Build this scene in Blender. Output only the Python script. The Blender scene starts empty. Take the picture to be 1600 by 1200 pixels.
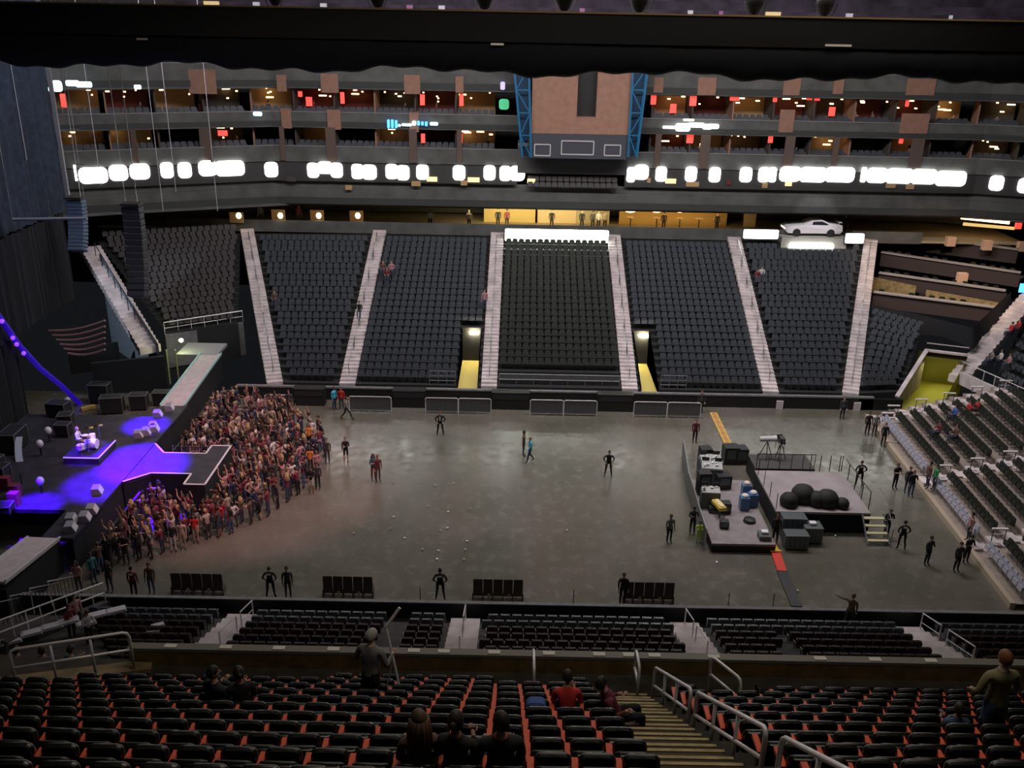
import bpy, math, random
from math import sin, cos, tan, pi, radians, atan2, sqrt, hypot
from mathutils import Vector, Matrix

C = bpy.context.scene.collection
SC = bpy.context.scene
random.seed(7)

# ------------------------------------------------------------------ camera
F = 1450.0; TH = radians(21.3); RO = radians(1.1); H = 24.6
R0 = Vector((1, 0, 0)); U0 = Vector((0, sin(TH), cos(TH))); W0 = Vector((0, cos(TH), -sin(TH)))
cx = R0*cos(RO) + U0*sin(RO); cy = -R0*sin(RO) + U0*cos(RO); cz = -W0
cam_d = bpy.data.cameras.new('camera'); cam = bpy.data.objects.new('camera', cam_d); C.objects.link(cam)
cam.matrix_world = Matrix(((cx.x, cy.x, cz.x, 0), (cx.y, cy.y, cz.y, 0), (cx.z, cy.z, cz.z, H), (0, 0, 0, 1)))
cam_d.sensor_width = 36; cam_d.lens = 36*F/1600; cam_d.clip_end = 300; cam_d.clip_start = .1
SC.camera = cam

def ray(px, py):
    x = px-800; y = py-600
    u = (x*cos(RO)+y*sin(RO))/F; v = -(-x*sin(RO)+y*cos(RO))/F
    return u, cos(TH)+v*sin(TH), -sin(TH)+v*cos(TH)
def PZ(px, py, z=0.0):                # the point of height z seen at a pixel of the photo
    r = ray(px, py); t = (z-H)/r[2]; return Vector((r[0]*t, r[1]*t, z))
def PY(px, py, Y):                    # the point at distance Y
    r = ray(px, py); t = Y/r[1]; return Vector((r[0]*t, Y, H+r[2]*t))

# ------------------------------------------------------------------ world, house lights, exposure
w = bpy.data.worlds.new('world'); SC.world = w; w.use_nodes = True
w.node_tree.nodes['Background'].inputs[0].default_value = (.55, .6, .7, 1)
w.node_tree.nodes['Background'].inputs[1].default_value = .012
SC.view_settings.view_transform = 'Standard'; SC.view_settings.look = 'None'
SC.view_settings.gamma = 1; SC.view_settings.exposure = 0; SC.view_settings.use_curve_mapping = False

def area(name, loc, size, power, col, aim=None):
    l = bpy.data.lights.new(name, 'AREA'); l.shape = 'RECTANGLE'; l.size, l.size_y = size
    l.energy = power; l.color = col
    o = bpy.data.objects.new(name, l); C.objects.link(o); o.location = loc
    if aim is not None:
        o.rotation_euler = (Vector(aim)-Vector(loc)).to_track_quat('-Z', 'Y').to_euler()
    return o
def spot(name, loc, aim, power, col, ang=30, blend=.6, r=.2):
    l = bpy.data.lights.new(name, 'SPOT'); l.energy = power; l.color = col; l.spot_size = radians(ang)
    l.spot_blend = blend; l.shadow_soft_size = r
    o = bpy.data.objects.new(name, l); C.objects.link(o); o.location = loc
    o.rotation_euler = (Vector(aim)-Vector(loc)).to_track_quat('-Z', 'Y').to_euler()
    return o
area('house_light_floor', (4, 51, 31), (34, 6), 2300, (1, .93, .84))
area('house_light_bowl', (2, 53, 31), (50, 4), 8200, (1, .91, .93), (2, 74, 4))
area('house_light_end', (14, 52, 31), (4, 8), 2200, (1, .93, .92), (31, 47, 2))
area('house_light_deck', (3, 12, 31), (14, 3), 620, (1, .88, .7), (3, 14, 11))
area('house_light_near_bowl', (0, 40, 29), (44, 4), 1150, (1, .9, .86), (2, 30, 2))
# stage lighting
BL = (.07, .0, 1)
for lx, ly, ax, ay, p, a in ((-24, 52, -20.2, 45.6, 260000, 20), (-23, 38, -23.6, 40.6, 170000, 13), (-25, 56, -21.8, 50.6, 130000, 12),
                              (-26, 41, -23.2, 46.2, 50000, 11), (-26, 48, -21.4, 43.0, 90000, 16)):
    spot('stage_spot', (lx, ly, 15), (ax, ay, 1.8), p, BL, a)
spot('stage_spot_white', (-22, 40, 14), (-23.3, 46.4, 2.9), 7000, (.8, .75, 1), 7)
spot('stage_spot_pink', (-8, 34, 24), (-15.5, 47, 1), 15000, (1, .46, .48), 42)
spot('stage_wash', (-22, 50, 29), (-30, 52, 23), 1000, (.3, .5, 1), 100)
spot('corner_fill', (-34, 50, 14), (-28.5, 67, 4), 6000, (.8, .9, 1), 30)  # unseen cool spot, added to brighten the blue-grey wall beside the stage
spot('car_fill', (25, 66, 20), (25.2, 79, 8.6), 3800, (1, .95, 1), 16)  # unseen spot, added to brighten the displayed car
spot('loge_fill', (32, 62, 17), (34, 72, 6), 5200, (1, .7, .45), 60)  # unseen warm spot, added to light up the loge terrace

# ------------------------------------------------------------------ materials
MATS = {}
def mat(name, col, rough=.6, metal=0, em=None, es=0, noise=0, nscale=3.0, spec=.5, col2=None):
    if name in MATS: return MATS[name]
    m = bpy.data.materials.new(name); m.use_nodes = True; nt = m.node_tree
    b = nt.nodes['Principled BSDF']
    b.inputs['Base Color'].default_value = (*col, 1); b.inputs['Roughness'].default_value = rough
    b.inputs['Metallic'].default_value = metal
    b.inputs['Specular IOR Level'].default_value = spec
    if em: b.inputs['Emission Color'].default_value = (*em, 1); b.inputs['Emission Strength'].default_value = es
    if noise or col2:
        tc = nt.nodes.new('ShaderNodeTexCoord'); n = nt.nodes.new('ShaderNodeTexNoise'); r = nt.nodes.new('ShaderNodeValToRGB')
        n.inputs['Scale'].default_value = nscale; n.inputs['Detail'].default_value = 6
        nt.links.new(tc.outputs['Object'], n.inputs['Vector']); nt.links.new(n.outputs['Fac'], r.inputs['Fac'])
        c2 = col2 or tuple(min(1, c*(1+noise)) for c in col); c1 = col if col2 else tuple(c*(1-noise) for c in col)
        r.color_ramp.elements[0].position = .35; r.color_ramp.elements[1].position = .65
        r.color_ramp.elements[0].color = (*c1, 1); r.color_ramp.elements[1].color = (*c2, 1)
        nt.links.new(r.outputs['Color'], b.inputs['Base Color'])
    MATS[name] = m; return m
M = mat
conc_l = mat('pale_concrete', (.60, .54, .55), .8, noise=.18, nscale=1.2)
conc_d = mat('dark_concrete', (.055, .055, .055), .8, noise=.2)
conc_g = mat('grey_concrete', (.17, .17, .18), .8, noise=.15)
conc_blue = mat('bluegrey_wall', (.22, .26, .32), .8, noise=.1)
conc_y = mat('ochre_step', (.42, .33, .17), .75, noise=.2, nscale=6)
black = mat('black_paint', (.008, .009, .009), .55)
blackcloth = mat('black_cloth', (.008, .009, .012), .95)
bluelit_cloth = mat('backdrop_cloth', (.02, .03, .05), .95, noise=.3, nscale=2)  # black cloth with dim blue light put into its colour
steel = mat('brushed_steel', (.55, .55, .58), .3, 1)
rail_m = mat('painted_rail', (.75, .72, .76), .4, .25)
dsteel = mat('dark_steel', (.06, .06, .065), .45, .7)
alum = mat('alu_barrier', (.25, .26, .28), .45, .5)
seat_navy = mat('navy_seat', (.075, .085, .100), .3)
seat_dark = mat('dark_seat_cover', (.042, .048, .040), .55)
seat_maroon = mat('maroon_seat', (.028, .013, .015), .45)
seat_black = mat('black_seat', (.008, .009, .008), .28)
orange = mat('orange_panel', (.72, .10, .035), .5, noise=.25, nscale=1.5)
facade = mat('facade_grey', (.10, .105, .10), .8, noise=.2, nscale=.8)
terra = mat('terracotta', (.30, .17, .12), .85, noise=.1, nscale=2)
bluest = mat('blue_steel', (.02, .16, .33), .4, .2)
white_em = mat('lit_white', (.9, .9, .88), .5, em=(1, 1, .97), es=6)
warm_em = mat('warm_lamp', (.9, .7, .4), .5, em=(1, .62, .28), es=7)
cool_em = mat('cool_screen', (.6, .8, .9), .5, em=(.65, .92, 1), es=2.2)
blue_em = mat('blue_screen', (.1, .4, .9), .5, em=(.08, .4, 1), es=2.0)
red_em = mat('red_screen', (.9, .1, .1), .5, em=(1, .06, .04), es=1.5)
green_em = mat('green_sign', (.1, .6, .3), .5, em=(.06, .6, .25), es=.5)
violet_em = mat('violet_led', (.3, .1, 1), .5, em=(.16, .03, 1), es=2.2)
wood = mat('warm_wood', (.30, .2, .11), .6, noise=.2)
whitep = mat('white_paper', (.7, .68, .62), .7)
floor_m = bpy.data.materials.new('arena_floor'); floor_m.use_nodes = True
nt = floor_m.node_tree; b = nt.nodes['Principled BSDF']
tc = nt.nodes.new('ShaderNodeTexCoord'); n1 = nt.nodes.new('ShaderNodeTexNoise'); n2 = nt.nodes.new('ShaderNodeTexNoise')
n1.inputs['Scale'].default_value = .22; n1.inputs['Detail'].default_value = 5; n2.inputs['Scale'].default_value = 1.6; n2.inputs['Detail'].default_value = 8
rp = nt.nodes.new('ShaderNodeValToRGB'); rp.color_ramp.elements[0].position = .38; rp.color_ramp.elements[1].position = .64
rp.color_ramp.elements[0].color = (.112, .110, .085, 1); rp.color_ramp.elements[1].color = (.152, .136, .116, 1)
rr = nt.nodes.new('ShaderNodeMapRange'); rr.inputs[1].default_value = .35; rr.inputs[2].default_value = .65; rr.inputs[3].default_value = .17; rr.inputs[4].default_value = .31; b.inputs['Specular IOR Level'].default_value = .85
nt.links.new(tc.outputs['Object'], n1.inputs['Vector']); nt.links.new(tc.outputs['Object'], n2.inputs['Vector'])
nt.links.new(n1.outputs['Fac'], rp.inputs['Fac']); nt.links.new(n2.outputs['Fac'], rr.inputs[0])
br = nt.nodes.new('ShaderNodeTexBrick'); br.inputs['Scale'].default_value = 1; br.inputs['Brick Width'].default_value = 2.44; br.inputs['Row Height'].default_value = 1.22
br.inputs['Mortar Size'].default_value = .012; br.inputs['Color1'].default_value = (1, 1, 1, 1); br.inputs['Color2'].default_value = (.92, .92, .92, 1); br.inputs['Mortar'].default_value = (.6, .6, .6, 1)
mx = nt.nodes.new('ShaderNodeMix'); mx.data_type = 'RGBA'; mx.blend_type = 'MULTIPLY'; mx.inputs[0].default_value = 1
nt.links.new(tc.outputs['Object'], br.inputs['Vector']); nt.links.new(rp.outputs['Color'], mx.inputs[6]); nt.links.new(br.outputs['Color'], mx.inputs[7])
nt.links.new(mx.outputs[2], b.inputs['Base Color']); nt.links.new(rr.outputs[0], b.inputs['Roughness'])

# ------------------------------------------------------------------ mesh helpers
class MB:
    def __init__(s): s.v = []; s.f = []; s.m = []
    def add(s, vs, fs, mi=0):
        o = len(s.v); s.v.extend([tuple(p) for p in vs])
        for q in fs: s.f.append(tuple(i+o for i in q)); s.m.append(mi)
        return s
    def box(s, c, d, mi=0, rz=0.0, mx=None):
        x, y, z = d[0]/2, d[1]/2, d[2]/2
        vs = [Vector((a*x, b_*y, e*z)) for e in (-1, 1) for b_ in (-1, 1) for a in (-1, 1)]
        if mx is not None: vs = [mx @ p for p in vs]
        elif rz: r = Matrix.Rotation(rz, 3, 'Z'); vs = [r @ p for p in vs]
        c = Vector(c); vs = [p+c for p in vs]
        return s.add(vs, [(0, 2, 3, 1), (4, 5, 7, 6), (0, 1, 5, 4), (2, 6, 7, 3), (0, 4, 6, 2), (1, 3, 7, 5)], mi)
    def bar(s, a, b_, wd, ht, mi=0):          # a box between two points, wd wide, ht tall
        a = Vector(a); b_ = Vector(b_); d = b_-a; L = d.length
        if L < 1e-6: return s
        x = d.normalized(); up = Vector((0, 0, 1))
        if abs(x.z) > .97: up = Vector((0, 1, 0))
        y = up.cross(x).normalized(); z = x.cross(y)
        r = Matrix((x, y, z)).transposed()
        return s.box((a+b_)/2, (L, wd, ht), mi, mx=r)
    def tube(s, pts, r, n=8, mi=0, cap=True):
        pts = [Vector(p) for p in pts]; rs = r if isinstance(r, (list, tuple)) else [r]*len(pts)
        rings = []; ref = None
        for i, p in enumerate(pts):
            d = (pts[min(i+1, len(pts)-1)]-pts[max(i-1, 0)]).normalized()
            if ref is None: ref = Vector((0, 0, 1)) if abs(d.z) < .9 else Vector((1, 0, 0))
            x = d.cross(ref).normalized(); ref = x.cross(d).normalized()
            rings.append([p+(x*cos(2*pi*k/n)+ref*sin(2*pi*k/n))*rs[i] for k in range(n)])
        vs = [q for rg in rings for q in rg]; fs = []
        for i in range(len(pts)-1):
            for k in range(n): a = i*n+k; b_ = i*n+(k+1) % n; fs.append((a, b_, b_+n, a+n))
        if cap: fs.append(tuple(range(n))[::-1]); fs.append(tuple(range((len(pts)-1)*n, len(pts)*n)))
        return s.add(vs, fs, mi)
    def lathe(s, prof, c=(0, 0, 0), n=16, mi=0, sx=1, sy=1, mx=None):
        vs = []; fs = []; c = Vector(c)
        for r, z in prof:
            for k in range(n):
                p = Vector((r*cos(2*pi*k/n)*sx, r*sin(2*pi*k/n)*sy, z))
                if mx is not None: p = mx @ p
                vs.append(p+c)
        for i in range(len(prof)-1):
            for k in range(n): a = i*n+k; b_ = i*n+(k+1) % n; fs.append((a, b_, b_+n, a+n))
        fs.append(tuple(range(n))[::-1]); fs.append(tuple(range((len(prof)-1)*n, len(prof)*n)))
        return s.add(vs, fs, mi)
    def ell(s, c, r, n=12, mi=0, mx=None):
        pr = [(max(1e-3, sin(pi*i/8)), -cos(pi*i/8)) for i in range(9)]
        q = Matrix.Diagonal(Vector(r)).to_3x3()
        if mx is not None: q = mx @ q
        return s.lathe(pr, c, n, mi, mx=q)
    def slab(s, wd, ht, th, bev=.02, rc=.06, bend=0.0, mi=0, mx=None, n=5):   # rounded panel in x-z, thickness y, bottom centre at origin
        out = []
        for cxx, czz, a0 in ((wd/2-rc, ht-rc, 0), (-wd/2+rc, ht-rc, pi/2), (-wd/2+rc, rc, pi), (wd/2-rc, rc, 1.5*pi)):
            for i in range(n): a = a0+i*pi/2/(n-1); out.append((cxx+rc*cos(a), czz+rc*sin(a), cos(a), sin(a)))
        N = len(out); vs = []
        for yy, ins in ((-th/2, bev), (-th/2+bev*.7, 0), (th/2-bev*.7, 0), (th/2, bev)):
            for x, z, nx, nz in out:
                X = x-nx*ins; Z = z-nz*ins
                vs.append(Vector((X, yy+bend*(4*X*X/wd/wd), Z)))
        fs = []
        for i in range(3):
            for k in range(N): a = i*N+k; b_ = i*N+(k+1) % N; fs.append((a, b_, b_+N, a+N))
        for ring, fl in ((0, 1), (3, 0)):                                  # caps as strips left-right
            top = list(range(N))
            L_ = [ring*N+i for i in range(N//4, 3*N//4)]; Rr = [ring*N+i for i in range(N//4-1, -1, -1)]+[ring*N+i for i in range(N-1, 3*N//4-1, -1)]
            for i in range(len(L_)-1):
                q = (L_[i], L_[i+1], Rr[i+1], Rr[i]); fs.append(q if fl else q[::-1])
        if mx is not None: vs = [mx @ p for p in vs]
        return s.add(vs, fs, mi)
    def mesh(s, name, mats, smooth=False):
        me = bpy.data.meshes.new(name); me.from_pydata(s.v, [], s.f)
        for m_ in (mats if isinstance(mats, (list, tuple)) else [mats]): me.materials.append(m_)
        me.polygons.foreach_set('material_index', s.m)
        if smooth: me.polygons.foreach_set('use_smooth', [True]*len(s.f))
        me.update(); return me
    def build(s, name, mats, parent=None, smooth=False, loc=None, rz=0):
        o = bpy.data.objects.new(name, s.mesh(name, mats, smooth)); C.objects.link(o)
        if parent is not None: o.parent = parent
        if loc is not None: o.location = loc
        o.rotation_euler.z = rz
        return o
def MX(loc=(0, 0, 0), rx=0, ry=0, rz=0):
    return Matrix.Translation(Vector(loc)) @ Matrix.Rotation(rz, 4, 'Z') @ Matrix.Rotation(ry, 4, 'Y') @ Matrix.Rotation(rx, 4, 'X')
def tag(o, label=None, cat=None, group=None, kind=None):
    if label: o['label'] = label
    if cat: o['category'] = cat
    if group: o['group'] = group
    if kind: o['kind'] = kind
    return o
def thing(name, label, cat, loc=(0, 0, 0), rz=0, group=None):
    o = bpy.data.objects.new(name, None); C.objects.link(o); o.location = loc; o.rotation_euler.z = rz; o.empty_display_size = .1
    return tag(o, label, cat, group)
KIDS = {}
def dup(root, loc, rz, label=None, group=None):
    r = root.copy(); C.objects.link(r); r.location = loc; r.rotation_euler.z = rz
    if label: r['label'] = label
    if group: r['group'] = group
    for ch in list(root.children):
        c = ch.copy(); C.objects.link(c); c.parent = r
        for g in list(ch.children):
            d = g.copy(); C.objects.link(d); d.parent = c
    return r
def struct(name, mb, mats, label=None):
    o = mb.build(name, mats); o['kind'] = 'structure'
    if label: o['label'] = label
    return o
ORD = ['', 'first', 'second', 'third', 'fourth', 'fifth', 'sixth', 'seventh', 'eighth', 'ninth', 'tenth', 'eleventh', 'twelfth', 'thirteenth', 'fourteenth', 'fifteenth',
       'sixteenth', 'seventeenth', 'eighteenth', 'nineteenth', 'twentieth', 'twenty-first', 'twenty-second', 'twenty-third', 'twenty-fourth', 'twenty-fifth', 'twenty-sixth']
def lerp(a, b_, t): return Vector(a)*(1-t)+Vector(b_)*t

# ================================================================== SETTING
FL = MB().box((-3, 47.5, -.25), (90, 25, .5)); struct('floor', FL, floor_m, 'scuffed grey arena floor')
mb = MB(); mb.box((0, 50, 33.5), (110, 100, .5)); struct('ceiling', mb, black)
mb = MB(); mb.box((0, 96, 16), (110, .5, 36)); struct('wall_back', mb, conc_d)
mb = MB(); mb.box((55, 45, 16), (.5, 102, 36)); struct('wall_right', mb, conc_d)
mb = MB(); mb.box((-55, 45, 16), (.5, 102, 36)); struct('wall_left', mb, conc_d)

# ---- far stand: stepped tiers between aisles
NR = 24
def tier_pts(q, n):
    BLc, BRc, TLc, TRc = [Vector(p) for p in q]
    return [(lerp(BLc, TLc, k/n), lerp(BRc, TRc, k/n)) for k in range(n+1)]
SEATS = []      # (pos, yaw, kind) for the mass of seats
def tier(mb, q, n, mi=0, gap=None):
    pts = tier_pts(q, n)
    if gap:
        (ga, gb, gy) = gap
        kg = sum(1 for L, R_ in pts if L.y < gy)
        def cutx(p, x): return Vector((x, p.y, p.z))
        lo = pts[:kg+1]
        for side in (0, 1):
            sub = [(L, cutx(L, ga)) if side == 0 else (cutx(R_, gb), R_) for L, R_ in lo]
            tier_raw(mb, sub, kg, mi)
        tier_raw(mb, pts[kg:], n-kg, mi, low=pts[kg][0].z-3.0 if kg else 0)
        return pts
    tier_raw(mb, pts, n, mi)
    return pts
def tier_raw(mb, pts, n, mi, low=None):
    base = -.3
    for k in range(n):
        L, R_ = pts[k]; L2, R2 = pts[k+1]; z = L.z
        zr = R_.z
        vs = [(L.x, L.y, base), (R_.x, R_.y, base), (L.x, L.y, z), (R_.x, R_.y, zr), (L2.x, L2.y, z), (R2.x, R2.y, zr)]
        if k: vs[0] = (L.x, L.y, pts[k-1][0].z); vs[1] = (R_.x, R_.y, pts[k-1][1].z)
        mb.add(vs, [(0, 1, 3, 2), (2, 3, 5, 4)], mi)
def seat_row(L, R_, z, kind, face, pitch=.53, inset=.1, skip=None, back=.42):
    d = Vector((R_.x-L.x, R_.y-L.y, 0)); ln = d.length; d.normalize(); nrm = Vector((-d.y, d.x, 0))*face
    n = int((ln-2*inset)/pitch); off = (ln-n*pitch)/2
    for i in range(n):
        p = Vector((L.x, L.y, z))+d*(off+(i+.5)*pitch)+nrm*back
        if skip and skip(p): continue
        SEATS.append((p, atan2(d.y, d.x)+(0 if face > 0 else pi), kind))

z0, z1 = 1.0, 7.65
AX = [(-16.45, 60, -22.9, 78.5), (-11.45, 60, -11.6, 79), (-1.6, 60, -1.5, 79), (8.2, 60, 8.5, 79), (18.0, 60, 18.8, 79), (23.5, 60, 30.6, 79)]
AW = .55
mb = MB(); ai = 0
aisle_lab = ['pale concrete aisle stairs fanning left below the lamps', 'pale aisle stairs, second from the stage', 'pale aisle stairs left of the dark central seat block', 'pale aisle stairs right of the dark central seat block',
             'pale aisle stairs left of the car display', 'pale aisle stairs right of the car display']
def vomskip(p): return (22.2 < p.x < 28.6 and p.y > 76.4) or (-4.1 < p.x < -1.5 and p.y < 66.4) or (8.65 < p.x < 10.5 and p.y < 66.4)
for i in range(5):
    a, c = AX[i], AX[i+1]
    q = ((a[0]+AW, a[1], z0), (c[0]-AW, c[1], z0), (a[2]+AW, a[3], z1), (c[2]-AW, c[3], z1))
    ptsq = tier(mb, q, NR, gap={1: (-3.85, -2.35, 65.8), 3: (8.95, 10.25, 65.8)}.get(i))
    for k in range(NR):
        L, R_ = ptsq[k]; kind = 1 if i == 2 else 0
        if (i == 2 and k < 2) or k >= NR-2: continue
        seat_row(L, R_, L.z, kind, 1, skip=vomskip)
# leftmost fan section (starts higher, above the platform)
qL = (PZ(262, 520, 2.6), PZ(372, 505, 2.6), PZ(150, 372, 7.65), Vector((AX[0][2]-AW, AX[0][3], 7.65)))
q0 = [Vector(p) for p in qL]; ptsq = tier(mb, q0, 17)
for k in range(17): seat_row(ptsq[k][0], ptsq[k][1], ptsq[k][0].z, 4, 1)
# right of the last aisle: low block of seats
qR = (Vector((24.1, 60, 1)), PZ(1408, 612, 1.0), Vector((27.3, 69, 4.2)), PZ(1440, 515, 4.2))
ptsq = tier(mb, qR, 11)
for k in range(11): seat_row(ptsq[k][0], ptsq[k][1], ptsq[k][0].z, 0, 1)
q = (PZ(1545, 612, 1.2), PZ(1640, 660, 1.2), PZ(1640, 420, 5.6), PZ(1760, 470, 5.6))
ptsq = tier(mb, q, 14)
for k in range(14): seat_row(ptsq[k][0], ptsq[k][1], ptsq[k][0].z, 0, 1)
struct('seating_tier', mb, mat('tier_black', (.018, .019, .021), .8), 'dark stepped concrete of the far lower stand')

def stairs_between(name, B, T, wdt, n, label, m_=conc_l, rail=True, railm=None):
    B = Vector(B); T = Vector(T); d = Vector((T.x-B.x, T.y-B.y, 0)); L = d.length; d.normalize(); s_ = Vector((d.y, -d.x, 0))*wdt/2
    mb = MB()
    for k in range(n):
        p0 = lerp(B, T, k/n); p1 = lerp(B, T, (k+1)/n); z = p1.z; zl = p0.z-.35
        vs = [(p0-s_), (p0+s_), (p1+s_), (p1-s_)]
        v8 = [(v.x, v.y, zl) for v in vs]+[(v.x, v.y, z) for v in vs]
        mb.add(v8, [(0, 1, 5, 4), (1, 2, 6, 5), (2, 3, 7, 6), (3, 0, 4, 7), (4, 5, 6, 7)])
    o = struct(name, mb, m_, label)
    if rail:
        mb = MB()
        A = lerp(B, T, .04); E = lerp(B, T, .88)
        for j in range(6):
            t0 = .05+j*.145; t1 = t0+.125
            a = lerp(B, T, t0)+Vector((0, 0, .9)); e = lerp(B, T, t1)+Vector((0, 0, .9))
            mb.tube([a-Vector((0, 0, .85)), a, e, e-Vector((0, 0, .85))], .028, 6)
        tag(mb.build('aisle_handrail', railm or steel), 'slim steel centre handrail on the '+label, 'handrail')
    return o
for i, a in enumerate(AX):
    stairs_between('aisle_stairs', (a[0], a[1]-.05, z0-.1), (a[2], a[3], z1+.12), 1.1, 48, aisle_lab[i])
# extension of the left fan aisle below, to the floor side
stairs_between('aisle_stairs', PZ(235, 545, 2.3), PZ(140, 385, 7.7), 1.5, 26, 'pale aisle stairs beside the blue-grey wall by the stage', rail=False)
mb = MB()
for k in range(8):
    t = k/7; p = lerp(PZ(222, 520, 2.9), PZ(150, 400, 7.6), t); qn = Vector((0, 0, 1.0))
    mb.tube([p, p+qn], .03, 6)
mb.tube([PZ(222, 520, 2.9)+Vector((0, 0, 1)), PZ(150, 400, 7.6)+Vector((0, 0, 1))], .035, 6)
tag(mb.build('stair_railing', dsteel), 'dark slanting post railing along the stairs above the blue-grey wall', 'railing')
stairs_between('aisle_stairs', PZ(1496, 592, 1.5), PZ(1625, 445, 6.2), 1.3, 24, 'brown lit corner stairs climbing right beside the yellow passage', rail=False, m_=conc_l)
# blue-grey end wall under the stairs
a = PZ(158, 400, 7.3); c = PZ(250, 560, 1.6)
mb = MB(); mb.add([(a.x, a.y, -.2), (c.x, c.y, -.2), (c.x, c.y, 2.7), (a.x, a.y, 7.4), (a.x-.3, a.y+.3, -.2), (c.x-.3, c.y+.3, -.2), (c.x-.3, c.y+.3, 2.7), (a.x-.3, a.y+.3, 7.4)],
   [(0, 1, 2, 3), (5, 4, 7, 6), (3, 2, 6, 7), (1, 5, 6, 2)])
struct('wall_stage_side', mb, conc_blue, 'blue-grey wall end of the far stand beside the stage')
# landing, platform and rails at the corner above the far ramp
a = PZ(258, 522, 2.5); b_ = PZ(380, 503, 2.5)
mb = MB(); mb.bar(a+Vector((0, -.1, -1.3)), b_+Vector((0, -.1, -1.3)), .3, 2.6); struct('wall_corner', mb, conc_g, 'low concrete wall below the fan-shaped seat block')
mb = MB()
for k in range(7): p = lerp(a, b_, k/6); mb.tube([p, p+Vector((0, 0, .9))], .025, 6)
mb.tube([a+Vector((0, 0, .9)), b_+Vector((0, 0, .9))], .04, 6); mb.tube([a+Vector((0, 0, .45)), b_+Vector((0, 0, .45))], .02, 6)
tag(mb.build('corner_railing', rail_m), 'grey railing in front of the fan-shaped seat block', 'railing')

# back and side walls of the stand
mb = MB(); mb.box((3, 59.55, .42), (44, .25, .84)); struct('wall_boards', mb, black, 'black boards along the far side of the floor')
mb = MB(); mb.box((3, 59.55, .9), (44, .3, .1)); struct('trim_1', mb, conc_g)
mb = MB(); mb.box((25.5, 59.55, .4), (3.0, .25, .8)); struct('wall_boards', mb, black)
# retaining posts under the last sections
for x in (1218, 1337):
    p = PZ(x, 640, 0); mb = MB(); mb.box((0, 0, .3), (.45, .12, .6)); tag(mb.build('board_post', conc_l, loc=(p.x, 59.3, 0)), 'small pale block at the foot of the black boards, ' + ('near the drum gear' if x < 1300 else 'near the right corner'), 'post')

# ---- vomitory doorways in the far stand
for i, (xa, xb) in enumerate(((-3.85, -2.35), (8.95, 10.25))):
    mb = MB()
    yb, yt, zt = 60.0, 65.9, 3.15
    mb.box(((xa+xb)/2, 67.2, 1.4), (xb-xa, .1, 3.0), 1); mb.box(((xa+xb)/2-.2, 67.1, 1.9), (.6, .1, .5), 2)
    for xx in (xa+.05, xb-.05):
        mb.add([(xx, 60, .5), (xx, 67.2, .5), (xx, 67.2, 3.2), (xx, 66, 3.2), (xx, 60, 1.1)], [(0, 1, 2, 3, 4), (4, 3, 2, 1, 0)], 1)
    mb.box(((xa+xb)/2, (yb+67.2)/2, .55), (xb-xa, 7.2, .08), 0)               # passage floor
    struct('wall_passage', mb, [mat('ochre_floor', (.62, .52, .14), .7), mat('ochre_wall', (.62, .55, .16), .7), conc_d], 'ochre walled passage doorway, ' + ('left' if i == 0 else 'right') + ' of the dark central block')
    t = thing('passage_lamp', 'bright lamp at the top of the %s lit passage doorway' % ('left' if i == 0 else 'right'), 'lamp', ((xa+xb)/2+.2, 66.2, 2.85))
    MB().box((0, 0, 0), (.7, .25, .16)).build('diffuser', mat('passage_em', (1, .9, .6), em=(1, .85, .5), es=110), t)
    MB().box((0, .16, .02), (.8, .08, .24)).build('housing', dsteel, t)
    t = thing('crush_rail', 'grey rail beside the %s passage doorway' % ('left' if i == 0 else 'right'), 'railing', (0, 0, 0))
    mb = MB(); xx = xa-1.9 if i == 0 else xb+.1
    for z in (1.25, 1.6, 1.95): mb.tube([(xx, 60.3, z), (xx+1.8, 60.3, z)], .03, 6)
    for k in range(4): mb.tube([(xx+k*.6, 60.3, .95), (xx+k*.6, 60.3, 1.95)], .03, 6)
    mb.build('rails', alum, t)
mb = MB()
for z in (1.35, 1.75): mb.tube([(-.9, 60.5, z), (7.5, 60.5, z)], .05, 6)
for k in range(8): mb.tube([(-.9+k*1.2, 60.5, .9), (-.9+k*1.2, 60.5, 1.75)], .03, 6)
tag(mb.build('front_railing', alum), 'long low grey rail in front of the dark central seat block', 'railing')

# ---- facade of suites
FP = [(-48, 64), (-34, 72), (-20, 78), (38, 78), (48, 75)]
def fy(x):
    for (xa, ya), (xb, yb) in zip(FP, FP[1:]):
        if xa <= x <= xb: return ya+(yb-ya)*(x-xa)/(xb-xa)
    return FP[-1][1]
def fsweep(mb, za, zb, off, th, mi=0, x0=-48, x1=48):
    xs = sorted(set([x0, x1]+[p[0] for p in FP if x0 < p[0] < x1]))
    for a, c in zip(xs, xs[1:]):
        mb.bar((a, fy(a)+off+th/2, (za+zb)/2), (c, fy(c)+off+th/2, (za+zb)/2), th, zb-za, mi)
mb = MB()
for za_, zb_, off_, th_ in ((19.35, 21.2, 0, .3), (16.3, 17.5, 0, .3), (13.55, 14.8, 0, .3), (11.35, 11.95, .3, .3), (10.0, 11.4, .1, .3), (19.3, 19.5, .2, 5), (16.3, 16.49, .2, 5), (13.6, 13.79, .2, 5), (9.9, 10.1, .3, 12), (22.6, 24.4, .8, .3), (24.4, 24.7, .6, 6)):
    mb = MB(); fsweep(mb, za_, zb_, off_, th_); struct('wall_suites' if th_ < 1 else 'floor_suites', mb, facade)
mb = MB(); fsweep(mb, 8, 33, 8.2, .3); struct('wall_far', mb, conc_d)
mb = MB(); mb.box((4, 85.3, 7.55), (80, 12, .2)); struct('floor_concourse', mb, mat('concourse_floor', (.4, .34, .22), .5), 'concourse floor behind the far stand')
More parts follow.
